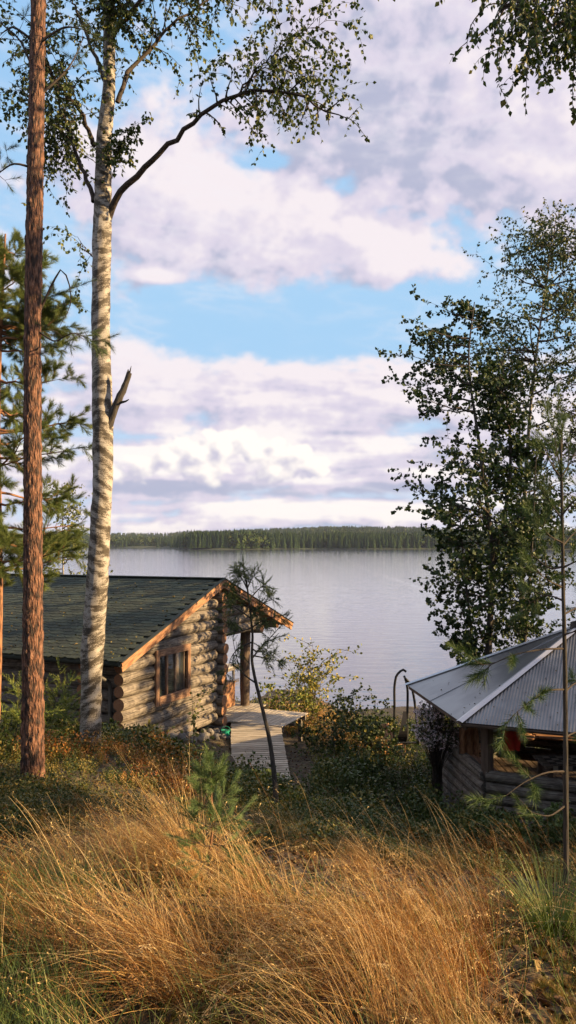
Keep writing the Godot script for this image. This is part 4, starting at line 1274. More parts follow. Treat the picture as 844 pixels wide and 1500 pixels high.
	for k in 46:
		var x := R(-0.2, 3.9)
		var z := R(0.1, 0.55)
		var wp := t.transform * Vector3(x, 0, z)
		var s := R(0.06, 0.15)
		part("foundation_stone", sm[k % 4], t, M.stone, Transform3D(Basis(Vector3(R(-1, 1), R(-1, 1), R(-1, 1)).normalized(), R(0, 6)).scaled(Vector3.ONE * s), Vector3(x, maxf(ground(wp.x, wp.z), 1.9) - CAB.y + s * R(0.1, 0.5), z)))
	for k in 14: part("foundation_stone", sm[k % 4], t, M.stone, Transform3D(Basis(Vector3.UP, R(0, 6)).scaled(Vector3.ONE * R(0.13, 0.2)), Vector3(k * 0.29, -0.22, R(-0.05, 0.12))))

func shingles(roof: Node3D, l: float, zs: float) -> void:
	# tabs with clipped corners, laid in staggered courses
	var mb := MB.new()
	var o := [Vector3(-0.1, 0.006, -0.165), Vector3(0.06, 0.013, -0.165), Vector3(0.105, 0.016, -0.09), Vector3(0.105, 0.016, 0.09), Vector3(0.06, 0.013, 0.165), Vector3(-0.1, 0.006, 0.165)]
	var k0 := mb.v.size()
	for p in o: mb.vert(p, Vector3.UP, Vector2(p.x, p.z))
	for k in range(1, 5): mb.tri(k0, k0 + k, k0 + k + 1)
	for k in 6:
		var a: Vector3 = o[k]
		var b: Vector3 = o[(k + 1) % 6]
		mb.quad(a, b, Vector3(b.x, -0.016, b.z), Vector3(a.x, -0.016, a.z))
	var mesh := mb.mesh()
	var all := []
	var courses := 30
	for j in courses:
		for k in 24:
			var x := l - 0.09 - (l - 0.12) * j / courses
			var z := -zs * (0.17 + 0.335 * k + (0.167 if j % 2 else 0.0))
			if absf(z) > 7.9: continue
			var p := Vector3(x, 0.0, z)
			all.append([(roof.get_parent().transform * roof.transform * p).length_squared(), p])
	all.sort_custom(func(a, b): return a[0] < b[0])
	var rest := [Scatter.new(), Scatter.new(), Scatter.new(), Scatter.new()]
	for n in all.size():
		var tr := Transform3D(Basis(Vector3.UP, R(-0.025, 0.025)), all[n][1] + Vector3(R(-0.006, 0.006), R(0, 0.003), R(-0.006, 0.006)))
		var pick := rng.randi() % 4
		if n < 300: part("shingle", mesh, roof, M["shingle_%d" % pick], tr)
		else: rest[pick].addt(tr, Color.WHITE)
	for k in 4: copies("upper_shingles", mesh, rest[k], roof, M["shingle_%d" % k])

func make_porch_things() -> void:
	var xf := Transform3D(Basis(Vector3.UP, TURN), CAB)
	var c := thing("wooden_cabinet", "brown wooden cabinet standing on the cabin porch", "cabinet", xf * Vector3(5.3, -0.045, -0.75), "", TURN)
	for s in [-1, 1]: box_part("side_panel", c, Vector3(0.31 * s, 0.32, 0), Vector3(0.03, 0.6, 0.5), M.warm_board)
	box_part("back_panel", c, Vector3(0, 0.32, -0.235), Vector3(0.59, 0.6, 0.02), M.warm_board)
	for k in 4: box_part("front_board", c, Vector3(-0.225 + 0.15 * k, 0.32, 0.24), Vector3(0.144, 0.6, 0.02), M.warm_board)
	box_part("top", c, Vector3(0, 0.64, 0), Vector3(0.7, 0.035, 0.56), M.frame_board)
	# deck platform before the porch
	var d := thing("wooden_deck", "small grey plank deck between the porch and the boardwalk", "deck", xf * Vector3(4.0, -0.05, 0), "", TURN)
	for k in 12: box_part("board", d, Vector3(0.82, -0.02, 0.24 + 0.118 * k), Vector3(1.62 + R(-0.01, 0.01), 0.03, 0.113), M["deck_board_%d" % (1 + rng.randi() % 2)])
	for x in [0.1, 0.8, 1.5]: box_part("joist", d, Vector3(x, -0.1, 0.9), Vector3(0.07, 0.12, 1.36), M.grey_log)
	for x in [0.15, 1.45]:
		for z in [0.4, 1.45]: box_part("leg", d, Vector3(x, -0.42, z), Vector3(0.09, 0.56, 0.09), M.grey_log)
	# boardwalk
	var a := Vector3(-0.535, 1.84, -15.75)
	var b := Vector3(-0.775, 2.19, -19.15)
	var w := thing("boardwalk", "sloping boardwalk of grey cross planks leading up to the cabin porch", "boardwalk", a)
	var dir := (b - a).normalized()
	var side := dir.cross(Vector3.UP).normalized()
	var bs := Basis(side, side.cross(dir) * -1.0, -dir).orthonormalized()
	bs = Basis(side, dir.cross(side) * -1.0, -dir)
	var l := (b - a).length()
	var n := 29
	for k in n:
		var p := dir * (l * (k + 0.5) / n)
		box_part("plank", w, p + side * R(-0.008, 0.008) + Vector3(0, R(-0.002, 0.002), 0), Vector3(1.18 + R(-0.012, 0.012), 0.028, l / n - 0.03), M["deck_board_%d" % (rng.randi() % 3)], bs.rotated(Vector3.UP, R(-0.006, 0.006)), 0.004)
	for s in [-0.5, 0.0, 0.5]: box_part("stringer", w, dir * (l / 2) + side * s - Vector3(0, 0.075, 0), Vector3(0.06, 0.1, l - 0.05), M.grey_log, bs)
	for s in [-0.5, 0.5]:
		for f in [0.15, 0.55, 0.95]:
			var p: Vector3 = dir * (l * f) + side * s
			var gy := ground(a.x + p.x, a.z + p.z) - a.y
			var hh := maxf(0.08, p.y - 0.12 - gy + 0.05)
			box_part("leg", w, Vector3(p.x, p.y - 0.12 - hh / 2, p.z), Vector3(0.08, hh, 0.08), M.grey_log)
	# green bucket beside the boardwalk
	var bp := ray(331, 1062, 18.6)
	bp.y = ground(bp.x, bp.z)
	var bk := thing("green_bucket", "small green plastic bucket on the ground by the boardwalk's upper end", "bucket", bp)
	var mb := MB.new()
	mb.tube([Vector3(0, 0.0, 0), Vector3(0, 0.1, 0), Vector3(0, 0.26, 0), Vector3(0, 0.265, 0), Vector3(0, 0.25, 0), Vector3(0, 0.02, 0)], [0.1, 0.115, 0.135, 0.145, 0.128, 0.095], 20)
	bk.scale = Vector3.ONE * 0.75
	part("body", mb.mesh(), bk, M.green_plastic)
	mb = MB.new()
	var hp := []
	for k in 13: hp.append(Vector3(cos(PI * k / 12) * 0.14, 0.25 + sin(PI * k / 12) * 0.13, 0.0))
	mb.tube(hp, taper(12, 0.006, 0.006), 5)
	part("handle", mb.mesh(), bk, M.green_plastic)
	# dock
	var e := ray(351, 974, 40.0)
	var dk := thing("lake_dock", "pale wooden dock on the lake seen through the cabin porch", "dock", Vector3(e.x, 0.0, e.z), "", 1.22)
	for k in 44: box_part("board", dk, Vector3(-0.08 - 0.16 * k, 0.44, -1.0), Vector3(0.15, 0.035, 2.0), M["deck_board_%d" % (1 + k % 2)])
	for z in [-0.06, -1.94]: box_part("beam", dk, Vector3(-3.5, 0.34, z), Vector3(7.0, 0.16, 0.08), M.grey_log)
	for x in [-0.3, -2.5, -4.7]:
		for z in [-0.2, -1.8]:
			mb = MB.new()
			mb.tube([Vector3(x, -1.6, z), Vector3(x, 0.42, z)], [0.07, 0.07], 8)
			part("pile", mb.mesh(), dk, M.grey_log)
	var ld := thing("swim_ladder", "white tubular swimming ladder at the end of the dock", "ladder", Vector3(e.x, 0.46, e.z) + Basis(Vector3.UP, 1.22) * Vector3(-0.3, 0, -1.1), "", 1.22)
	for z in [-0.2, 0.2]:
		mb = MB.new()
		mb.tube(spline([Vector3(-0.25, 0.0, z), Vector3(-0.25, 0.9, z), Vector3(-0.15, 1.2, z), Vector3(0.1, 1.25, z), Vector3(0.3, 1.0, z), Vector3(0.36, 0.3, z), Vector3(0.36, -0.9, z)], 26), taper(26, 0.026, 0.026), 7)
		part("rail", mb.mesh(), ld, M.white_paint)
	for y in [-0.7, -0.4, -0.1]: box_part("rung", ld, Vector3(0.36, y, 0), Vector3(0.07, 0.03, 0.4), M.white_paint)

func ribbed(e0: Vector3, e1: Vector3, top: Vector3, pitch: float, amp: float) -> ArrayMesh:
	var mb := MB.new()
	var l := (e1 - e0).length()
	var along := (e1 - e0) / l
	var up := top - (e0 + e1) * 0.5
	var no := along.cross(up).normalized()
	if no.y < 0: no = -no
	var n := int(l / pitch * 4)
	for k in n + 1:
		var s := l * k / n
		var h := 1.0 - absf(2.0 * s / l - 1.0)
		var ph := TAU * s / pitch
		var nn := (no - along * cos(ph) * amp * TAU / pitch).normalized()
		var p := e0 + along * s + no * amp * sin(ph)
		mb.vert(p, nn, Vector2(s, 0)); mb.vert(p + up * h, nn, Vector2(s, 1))
		if k: mb.tri(k * 2 - 2, k * 2 - 1, k * 2 + 1); mb.tri(k * 2 - 2, k * 2 + 1, k * 2)
	return mb.mesh()

func make_gazebo() -> void:
	var c := Vector3(5.56, 1.5, -15.0)
	var t := thing("log_gazebo", "six-sided open log gazebo with a low grey sheet metal roof", "gazebo", c)
	var a0 := atan2(2.0, -2.75)
	var top := Vector3(0, 3.47, 0)
	var C := func(k: int, r: float, y: float) -> Vector3:
		var a := a0 + TAU * k / 6.0
		return Vector3(cos(a) * r, y, sin(a) * r)
	var ey := 2.096
	for k in 6:
		# side k runs from corner k to corner k + 1; side 0 is the left one, side 5 the front
		var e0: Vector3 = C.call(k, 3.4, ey)
		var e1: Vector3 = C.call(k + 1, 3.4, ey)
		var mid := (e0 + e1) * 0.5
		if k == 0:
			for q in [[e0, mid], [mid, e1]]:
				var mb := MB.new()
				var nn: Vector3 = (q[1] - q[0]).cross(top - q[0]).normalized()
				if nn.y < 0: nn = -nn
				mb.face(q[0] + nn * 0.01, top + nn * 0.01, q[1] + nn * 0.01)
				for w in 3: mb.n[w] = nn
				mb.face(q[0] - nn * 0.012, q[1] - nn * 0.012, top - nn * 0.012)
				mb.quad(q[0] - nn * 0.012, q[1] - nn * 0.012, q[1] + nn * 0.01, q[0] + nn * 0.01)
				part("roof_panel", mb.mesh(), t, M.roof_sheet)
			var sm := MB.new()
			sm.tube([mid.lerp(top, 0.0) + Vector3(0, 0.012, 0), mid.lerp(top, 0.97) + Vector3(0, 0.012, 0)], [0.012, 0.012], 5)
			part("seam", sm.mesh(), t, M.ribbed_sheet)
		else:
			part("roof_panel", ribbed(e0, e1, top, 0.05, 0.003), t, M.ribbed_sheet)
			var un := MB.new()
			un.face(e0 - Vector3(0, 0.04, 0), e1 - Vector3(0, 0.04, 0), top - Vector3(0, 0.04, 0))
			part("roof_lining", un.mesh(), t, M.dark_wood)
		# ridge cap
		var dir := (top - e0).normalized()
		var sd := dir.cross(Vector3.UP).normalized()
		var upv := sd.cross(dir)
		var rc := MB.new()
		var lr := (top - e0).length()
		var p0 := e0 + upv * 0.045 - dir * 0.02
		for s in [-1.0, 1.0]: rc.quad(p0, p0 + dir * lr, p0 + dir * lr + sd * s * 0.07 - upv * 0.03, p0 + sd * s * 0.07 - upv * 0.03)
		part("ridge_cap", rc.mesh(), t, M.ridge_metal)
		# fascia and rafter
		var al := (e1 - e0).normalized()
		var inw := Vector3(-mid.x, 0, -mid.z).normalized()
		var fb := Basis(al, Vector3.UP, al.cross(Vector3.UP))
		box_part("fascia", t, mid + Vector3(0, -0.05, 0) + inw * 0.04, Vector3((e1 - e0).length() - 0.06, 0.055, 0.025), M.dark_wood, fb)
		var rm := MB.new()
		rm.tube([C.call(k, 3.3, ey - 0.1), Vector3(0, 3.33, 0)], [0.05, 0.05], 6)
		part("rafter", rm.mesh(), t, M.dark_wood)
		# log walls
		var w0: Vector3 = C.call(k, 2.78, 0)
		var w1: Vector3 = C.call(k + 1, 2.78, 0)
		var wd := (w1 - w0).normalized()
		if k != 3:
			for j in 8:
				var y := 1.12 - 0.178 * j
				var g0 := wd * R(0.0, 0.03)
				log_part(t, w0 + Vector3(0, y, 0) + g0, w1 + Vector3(0, y, 0) - g0, 0.098 + R(-0.006, 0.006), M.grey_log, M.grey_log)
		# posts and top plate
		box_part("post", t, C.call(k, 2.74, 1.72), Vector3(0.15, 1.14, 0.15), M.dark_wood, Basis(Vector3.UP, -a0 - TAU * k / 6.0))
		box_part("top_plate", t, (C.call(k, 2.74, 2.24) + C.call(k + 1, 2.74, 2.24)) * 0.5, Vector3(2.7, 0.1, 0.1), M.dark_wood, fb)
		# bench inside along the wall
		if k != 3:
			for j in 3:
				var rr := 2.42 - 0.15 * j
				box_part("bench_board", t, (C.call(k, rr, 0.86) + C.call(k + 1, rr, 0.86)) * 0.5, Vector3(rr - 0.1, 0.035, 0.135), M.warm_board, fb)
	var cap := MB.new()
	cap.tube([Vector3(0, 3.4, 0), Vector3(0, 3.52, 0), Vector3(0, 3.56, 0)], [0.22, 0.2, 0.05], 12)
	part("roof_cap", cap.mesh(), t, M.black_metal)
	for k in 34: box_part("floor_board", t, Vector3(-2.4 + 0.145 * k, 0.42, 0), Vector3(0.138, 0.04, 2.0 * sqrt(maxf(0.3, 5.9 - pow(-2.4 + 0.145 * k, 2)))), M.dark_wood)
	# things inside
	var tb := thing("gazebo_table", "dark table with a checked runner inside the gazebo", "table", c + Vector3(-0.5, 0.44, 0.9))
	for k in 5: box_part("top_board", tb, Vector3(0, 0.72, -0.3 + 0.15 * k), Vector3(1.25, 0.04, 0.14), M.grey_log)
	for sx in [-1, 1]:
		for sz in [-1, 1]: box_part("leg", tb, Vector3(0.52 * sx, 0.35, 0.28 * sz), Vector3(0.07, 0.7, 0.07), M.dark_wood)
	box_part("runner", tb, Vector3(-0.1, 0.746, 0.02), Vector3(0.8, 0.006, 0.5), M.check_cloth)
	box_part("runner", tb, Vector3(-0.1, 0.70, 0.385), Vector3(0.8, 0.09, 0.008), M.check_cloth)
	cloth("red_blanket", "bright red cloth hanging under the gazebo roof", "cloth", ray(746, 1068, 13.4), Vector3(0.34, 0.36, 0.05), M.red_cloth, 0.35)
	cloth("striped_towel", "black and white striped towel hanging beside the red cloth", "towel", ray(727, 1074, 13.7), Vector3(0.16, 0.33, 0.04), M.striped_towel, 0.2)
	cloth("brown_hide", "brown hide hanging at the gazebo's near left corner", "hide", ray(686, 1066, 14.4), Vector3(0.34, 0.5, 0.06), M.warm_board, 0.1)

func cloth(called: String, label: String, category: String, at: Vector3, s: Vector3, m: Material, turn: float) -> void:
	var t := thing(called, label, category, at, "", turn)
	var mb := MB.new()
	var w := 18
	var h := 12
	var ph := R(0, 6)
	for side in [0.0, -0.008]:
		var f := mb.v.size()
		for j in h + 1:
			for k in w + 1:
				var u := float(k) / w
				var v := float(j) / h
				var pinch := 1.0 - 0.18 * sin(v * PI) * sin(u * 9 + ph)
				var z: float = sin(u * 17 + ph) * s.z * 0.5 * (0.4 + v) + sin(u * 6 + v * 3) * s.z * 0.5 + side
				var ragged := sin(u * 11 + ph) * 0.06 * s.y
				mb.vert(Vector3((u - 0.5) * s.x * pinch, -v * (s.y + ragged), z), Vector3(-cos(u * 17 + ph) * 0.6, 0, 1).normalized(), Vector2(u, v))
		for j in h:
			for k in w:
				var a := f + j * (w + 1) + k
				mb.tri(a, a + 1, a + w + 2); mb.tri(a, a + w + 2, a + w + 1)
	part("sheet", mb.mesh(), t, m)
	var rod := MB.new()
	rod.tube([Vector3(-s.x * 0.6, 0.005, 0), Vector3(s.x * 0.6, 0.005, 0)], [0.008, 0.008], 6)
	part("rail", rod.mesh(), t, M.dark_wood)
	if called != "brown_hide":
		for x in [-0.5, 0.5]:
			var hk := MB.new()
			hk.tube([Vector3(s.x * x, 0.0, 0), Vector3(s.x * x, 0.3, 0)], [0.004, 0.004], 4)
			part("cord", hk.mesh(), t, M.dark_wood)

func make_yard_things() -> void:
	# curved swing frame left of the gazebo
	var d := 20.5
	var b := ray(590, 1085, d)
	b.y = ground(b.x, b.z)
	var t := thing("garden_swing", "dark garden swing with curved tubular frame left of the gazebo", "swing", b)
	var g := func(x, y, dz := 0.0): return ray(x, y, d + dz) - b
	for q in [[[577, 1092], [578, 1040], [578, 1005], [582, 988], [590, 981], [595, 984]], [[596, 1090], [597, 1040], [597, 1010], [594, 995], [592, 990]], [[614, 1090], [609, 1040], [604, 1010], [598, 998], [593, 993]]]:
		var ks := []
		for w in q: ks.append(g.call(w[0], w[1], 0.3 if q[0][0] == 596 else 0.0))
		var mb := MB.new()
		mb.tube(spline(ks, 24), taper(24, 0.036, 0.032), 8)
		part("frame_tube", mb.mesh(), t, M.black_metal)
	var seat := MB.new()
	for k in 10:
		var u0 := k / 10.0
		var u1 := (k + 1) / 10.0
		var f := func(u: float, s: float) -> Vector3: return (g.call(593, 1042) as Vector3).lerp(g.call(586, 1085), u) + Vector3(s * (0.04 + 0.1 * u), 0, 0.25 * sin(u * 2.6))
		seat.quad(f.call(u0, -1), f.call(u0, 1), f.call(u1, 1), f.call(u1, -1))
	part("seat_cloth", seat.mesh(), t, M.dark_cloth)
	var bar := MB.new()
	bar.tube([g.call(577, 1088), g.call(614, 1088)], [0.025, 0.025], 6)
	part("foot_bar", bar.mesh(), t, M.black_metal)
	# slatted chair beside it
	b = ray(572, 1088, 21.0)
	b.y = ground(b.x, b.z)
	t = thing("deck_chair", "reddish slatted wooden deck chair beside the swing frame", "chair", b, "", 0.5)
	for k in 6: box_part("back_slat", t, Vector3(-0.2 + 0.075 * k, 0.42, -0.1), Vector3(0.06, 0.5, 0.02), M.warm_board, Basis(Vector3.RIGHT, -0.45))
	for k in 4: box_part("seat_slat", t, Vector3(0, 0.2, 0.02 + 0.09 * k), Vector3(0.5, 0.02, 0.07), M.warm_board)
	for sx in [-1, 1]:
		for z in [-0.05, 0.32]: box_part("leg", t, Vector3(0.23 * sx, 0.09, z), Vector3(0.04, 0.2, 0.04), M.warm_board)
	# bush of pale flower heads at the gazebo's left corner
	b = ray(640, 1130, 15.2)
	b.y = ground(b.x, b.z)
	t = thing("flowering_bush", "round bush of pale pinkish flower heads at the gazebo's left corner", "bush", b)
	var stems := MB.new()
	var lv := Scatter.new()
	var fl := Scatter.new()
	var mid: Vector3 = ray(641, 1062, 15.0) - b
	for k in 150:
		var u := Vector3(R(-1, 1), R(-0.8, 1), R(-1, 1)).normalized() * pow(rng.randf(), 0.35)
		var p := mid + u * Vector3(0.46, 0.52, 0.42)
		stems.tube([Vector3(R(-0.1, 0.1), 0, R(-0.1, 0.1)), mid * 0.5 + u * 0.1, p], [0.008, 0.006, 0.003], 3, 1, 1, false)
		for q in 5: lv.addt(Transform3D(basis_along(u + Vector3(R(-1, 1), R(-1, 1), R(-1, 1)), R(0.05, 0.09), R(0, 6)), p - u * R(0.03, 0.12)), Color(0.04, 0.06, 0.025).lerp(Color(0.07, 0.08, 0.04), rng.randf()))
		var tint := Color(0.68, 0.58, 0.58).lerp(Color(0.55, 0.40, 0.46), rng.randf())
		for q in 22:
			var o := Vector3(R(-1, 1), R(-1, 1), R(-1, 1)).normalized()
			fl.addt(Transform3D(basis_along(o + u * 0.6, R(0.022, 0.034), R(0, 6)), p + o * Vector3(0.05, 0.045, 0.05)), tint.lerp(Color(0.7, 0.66, 0.6), rng.randf() * 0.4))
	part("stems", stems.mesh(), t, M.twig_bark)
	copies("leaves", LEAF, lv, t, M.leaf)
	copies("flower_heads", ROUND, fl, t, M.litter)

# ------------------------------------------------------------------ ground cover
func stalk_mesh(bend: float, heads: int, width: float, sd: int) -> ArrayMesh:
	# one dry stalk of unit length bending towards +x, with a loose panicle
	var g := RandomNumberGenerator.new()
	g.seed = sd
	var mb := MB.new()
	var p := Vector3.ZERO
	var ang := 0.0
	var n := 8
	var pts := [p]
	for k in n:
		ang += bend * (0.35 + 1.3 * k / n) / n
		p += Vector3(sin(ang), cos(ang), g.randf_range(-0.02, 0.02)) / n
		pts.append(p)
	for k in n:
		var w0 := width * (1.0 - 0.8 * k / n)
		var w1 := width * (1.0 - 0.8 * (k + 1) / n)
		for s in [Vector3(0, 0, 1), Vector3(0.75, -0.3, 0.4)]:
			if s.x > 0 and k > 4: continue
			mb.quad(pts[k] - s * w0, pts[k] + s * w0, pts[k + 1] + s * w1, pts[k + 1] - s * w1)
	for k in heads:
		var t := 0.70 + 0.3 * k / heads
		var f := t * n
		var i0 := mini(int(f), n - 1)
		var a: Vector3 = pts[i0].lerp(pts[i0 + 1], f - i0)
		var d := Vector3(g.randf_range(-0.3, 1.0), g.randf_range(-0.4, 0.9), g.randf_range(-1, 1)).normalized()
		var e := a + d * g.randf_range(0.015, 0.07) * (1.3 - t * 0.9)
		var sd2 := d.cross(Vector3(0.2, 1, 0.3)).normalized()
		mb.face(a, e + sd2 * 0.0008, e - sd2 * 0.0008)
		var f2 := e + (d + Vector3(0.4, -0.3, 0)).normalized() * 0.016
		mb.face(e, e.lerp(f2, 0.4) + sd2 * 0.0032, f2); mb.face(e, f2, e.lerp(f2, 0.4) - sd2 * 0.0032)
	return mb.mesh()

func blade_mesh(bend: float, width: float) -> ArrayMesh:
	var mb := MB.new()
	var p := Vector3.ZERO
	var ang := 0.1
	var n := 6
	for k in n:
		ang += bend * (0.3 + 1.4 * k / n) / n
		var q := p + Vector3(sin(ang), cos(ang), 0) / n
		var w0 := width * (1.0 - pow(float(k) / n, 2.0))
		var w1 := width * (1.0 - pow(float(k + 1) / n, 2.0)) + 0.0008
		mb.quad(p - Vector3(0, 0, w0), p + Vector3(0, 0, w0), q + Vector3(0, 0, w1), q - Vector3(0, 0, w1))
		p = q
	return mb.mesh()

func stuff(called: String, label: String, category: String) -> Node3D:
	var o := Node3D.new()
	o.name = called
	o.set_meta("kind", "stuff"); o.set_meta("label", label); o.set_meta("category", category)
	add_child(o)
	return o

func lean(dir: float, tilt: float, roll: float, s: float) -> Basis:
	# +x of the mesh is turned to the bearing dir (0 = right, PI = left, PI / 2 = towards the viewer), then tilted over that way
	var b := Basis(Vector3.UP, -dir)
	b = Basis(Vector3(sin(-dir), 0, -cos(dir)).normalized(), 0.0) * b
	var axis := b * Vector3(0, 0, -1)
	return (Basis(axis, tilt) * b * Basis(Vector3.UP, roll)).scaled(Vector3.ONE * s)

func make_grass() -> void:
	rng.seed = 31
	var field := stuff("dry_grass", "tall golden dry grass leaning left across the foreground bank", "grass")
	var sm := []
	var sc := []
	for k in 8:
		sm.append(stalk_mesh([0.6, 0.9, 1.2, 1.6, 0.8, 1.0, 1.4, 0.35][k], [16, 0, 12, 24, 0, 18, 10, 0][k], [0.0017, 0.0023, 0.0016, 0.0018, 0.0026, 0.0017, 0.0018, 0.002][k], 100 + k))
		sc.append(Scatter.new())
	var cl := noise(0.9, 2, 44)
	var tint := noise(0.5, 2, 45)
	# stalks stand in tussocks that lean together; between them the bank shows
	for k in 800:
		var d := 1.9 + 4.6 * pow(rng.randf(), 0.8)
		var x := R(-0.5, 0.5) * d
		var side := x / d
		var q := cl.get_noise_2d(x, d)
		var want := 0.36 + q * 1.8
		if side < -0.2: want -= 0.75 * smoothstep(-0.16, -0.3, side) * smoothstep(4.0, 3.2, d) + 0.3 * smoothstep(-0.25, -0.36, side)
		if side > 0.06: want -= 0.32 * smoothstep(0.06, 0.2, side)
		var edge := 5.1 + cl.get_noise_2d(x * 0.7 + 70, 3.0) * 0.9 - 1.7 * smoothstep(-0.01, 0.07, side)
		if d > edge: want -= smoothstep(0.0, 0.4, d - edge) * 0.42
		if absf(x + 0.4) < 0.35 and d < 3.75 and d > 2.9: want -= 0.3
		if rng.randf() > want: continue
		var right := smoothstep(0.06, 0.2, side)
		var tilt := lerpf(0.72 + q * 0.35 + R(-0.15, 0.15), R(-0.15, 0.7), right)
		var dir := PI + R(-0.6, 0.6) + tint.get_noise_2d(x * 2, d * 2) * 1.2
		var tall := R(0.36, 0.76) * (1.0 if d < 3.8 else lerpf(1.0, 0.78, minf(d - 3.8, 1.0)))
		tall *= lerpf(1.0, R(0.5, 0.95), smoothstep(0.0, 0.1, side))
		var c := Color(0.53, 0.335, 0.115).lerp(Color(0.66, 0.46, 0.19), rng.randf())
		var u := rng.randf()
		if u < 0.28: c = Color(0.34, 0.175, 0.06)
		elif u < 0.38: c = Color(0.24, 0.23, 0.07)
		var wide := R(0.03, 0.1)
		var n := int(R(60, 190) * (1.0 - 0.45 * right))
		for j in n:
			var a := R(0, TAU)
			var r := sqrt(rng.randf()) * wide
			var px := x + cos(a) * r
			var pz := -d + sin(a) * r
			var v := rng.randi() % 8
			var own := c * R(0.8, 1.2)
			var w := rng.randf()
			if w < 0.25: own = Color(0.74, 0.54, 0.25) * R(0.9, 1.1)
			elif w < 0.5: own = Color(0.22, 0.105, 0.035) * R(0.7, 1.2)
			var stray := rng.randf() < 0.12
			sc[v].addt(Transform3D(lean(R(0, TAU) if stray else dir + R(-0.55, 0.55), (R(0.3, 1.4) if stray else tilt + R(-0.35, 0.35) - cos(a) * r * 4.0), R(-0.5, 0.5), tall * R(0.55, 1.12)), Vector3(px, ground(px, pz) - 0.02, pz)), own)
	# short broken straw lying in a mat between the stalks
	var mat_sc := Scatter.new()
	for k in 14000:
		var d := 2.0 + 5.2 * pow(rng.randf(), 0.85)
		var x := R(-0.52, 0.52) * d
		var q := cl.get_noise_2d(x, d)
		if rng.randf() > 0.5 + q: continue
		if x / d > 0.0 and d > 4.2: continue
		var c := Color(0.24, 0.14, 0.06).lerp(Color(0.12, 0.065, 0.03), rng.randf())
		if rng.randf() < 0.2: c = Color(0.5, 0.36, 0.17)
		mat_sc.addt(Transform3D(lean(R(0, TAU), R(0.7, 1.5), 0, R(0.12, 0.36)), Vector3(x, ground(x, -d) - 0.01, -d)), c)
	for k in 8: copies("stalks", sm[k], sc[k], field, M.straw)
	copies("straw", blade_mesh(0.9, 0.005), mat_sc, field, M.straw)
	# scattered stems on the shaded slope beyond
	var far_sc := Scatter.new()
	for k in 2000:
		var d := R(3.6, 12.0)
		var x := R(-0.0, 0.4) * d
		var q := cl.get_noise_2d(x * 0.8 + 30, d * 0.8)
		if x > 2.4 and d > 11.0: continue
		if rng.randf() > 0.2 + q * 1.2: continue
		far_sc.addt(Transform3D(lean(PI + R(-0.9, 0.9), R(0.1, 0.6), R(-0.5, 0.5), R(0.3, 0.7)), Vector3(x, ground(x, -d) - 0.02, -d)), Color(0.36, 0.24, 0.11).lerp(Color(0.5, 0.37, 0.2), rng.randf()))
	copies("slope_stalks", sm[4], far_sc, field, M.straw)

	# green grass at the lower left and the tussock at the right
	var green := stuff("green_grass", "green grass at the lower left corner and among the straw", "grass")
	var bm := blade_mesh(0.8, 0.006)
	var gs := Scatter.new()
	for k in 9000:
		var d := R(2.0, 4.2)
		var side := R(-0.5, -0.2)
		if rng.randf() < 0.2: side = R(-0.2, 0.45)
		var x := side * d
		if side < -0.2 and rng.randf() > smoothstep(-0.2, -0.32, side) + 0.1: continue
		gs.addt(Transform3D(lean(R(0, TAU), R(0, 0.6), 0, R(0.1, 0.32)), Vector3(x, ground(x, -d) - 0.01, -d)), Color(0.05, 0.09, 0.02).lerp(Color(0.13, 0.16, 0.04), rng.randf()))
	copies("blades", bm, gs, green, M.leaf)
	for q in [[812, 1395, 3.55, 420, "green grass tussock at the right edge of the dry bank"], [600, 1340, 3.9, 120, "small yellow-green moss tuft on the sunlit crest of the bank"], [690, 1335, 3.8, 130, "light green grass tuft right of the mossy crest"]]:
		var b := ray(q[0], q[1], q[2])
		b.y = ground(b.x, b.z)
		var t := thing("grass_tussock", q[4], "grass", b)
		var ts := Scatter.new()
		var wide := 0.11 if q[3] > 200 else 0.05
		for k in q[3]:
			var a := R(0, TAU)
			var r := sqrt(rng.randf()) * wide
			ts.addt(Transform3D(lean(a, R(0.05, 0.8), 0, R(0.12, 0.4) * (1.0 if wide > 0.1 else 0.45)), Vector3(cos(a) * r, -0.02, sin(a) * r)), Color(0.07, 0.11, 0.025).lerp(Color(0.17, 0.19, 0.05), rng.randf()))
		copies("blades", bm, ts, t, M.leaf)

	# low undergrowth: bilberry and lingonberry, red and orange about the birch, dark green on the slope
	var low := stuff("undergrowth", "low bilberry undergrowth, rust-red near the birch and dark green down the slope", "undergrowth")
	var twm := MB.new()
	var g := RandomNumberGenerator.new()
	g.seed = 9
	for k in 22:
		var a := g.randf() * TAU
		var h := g.randf_range(0.25, 1.0)
		var p := Vector3(cos(a) * h * 0.45 * g.randf(), h, sin(a) * h * 0.45 * g.randf())
		var u := Vector3(g.randf_range(-1, 1), g.randf_range(-0.3, 1), g.randf_range(-1, 1)).normalized() * 0.14
		var w := u.cross(Vector3(g.randf(), g.randf(), g.randf())).normalized() * 0.055
		twm.face(p, p + u * 0.55 + w, p + u); twm.face(p, p + u, p + u * 0.55 - w)
	for k in 5:
		var a := g.randf() * TAU
		twm.face(Vector3(-0.012, 0, 0), Vector3(cos(a) * 0.3, 0.95, sin(a) * 0.3), Vector3(0.012, 0, 0))
	var um := twm.mesh()
	var us := Scatter.new()
	var un := noise(0.5, 3, 71)
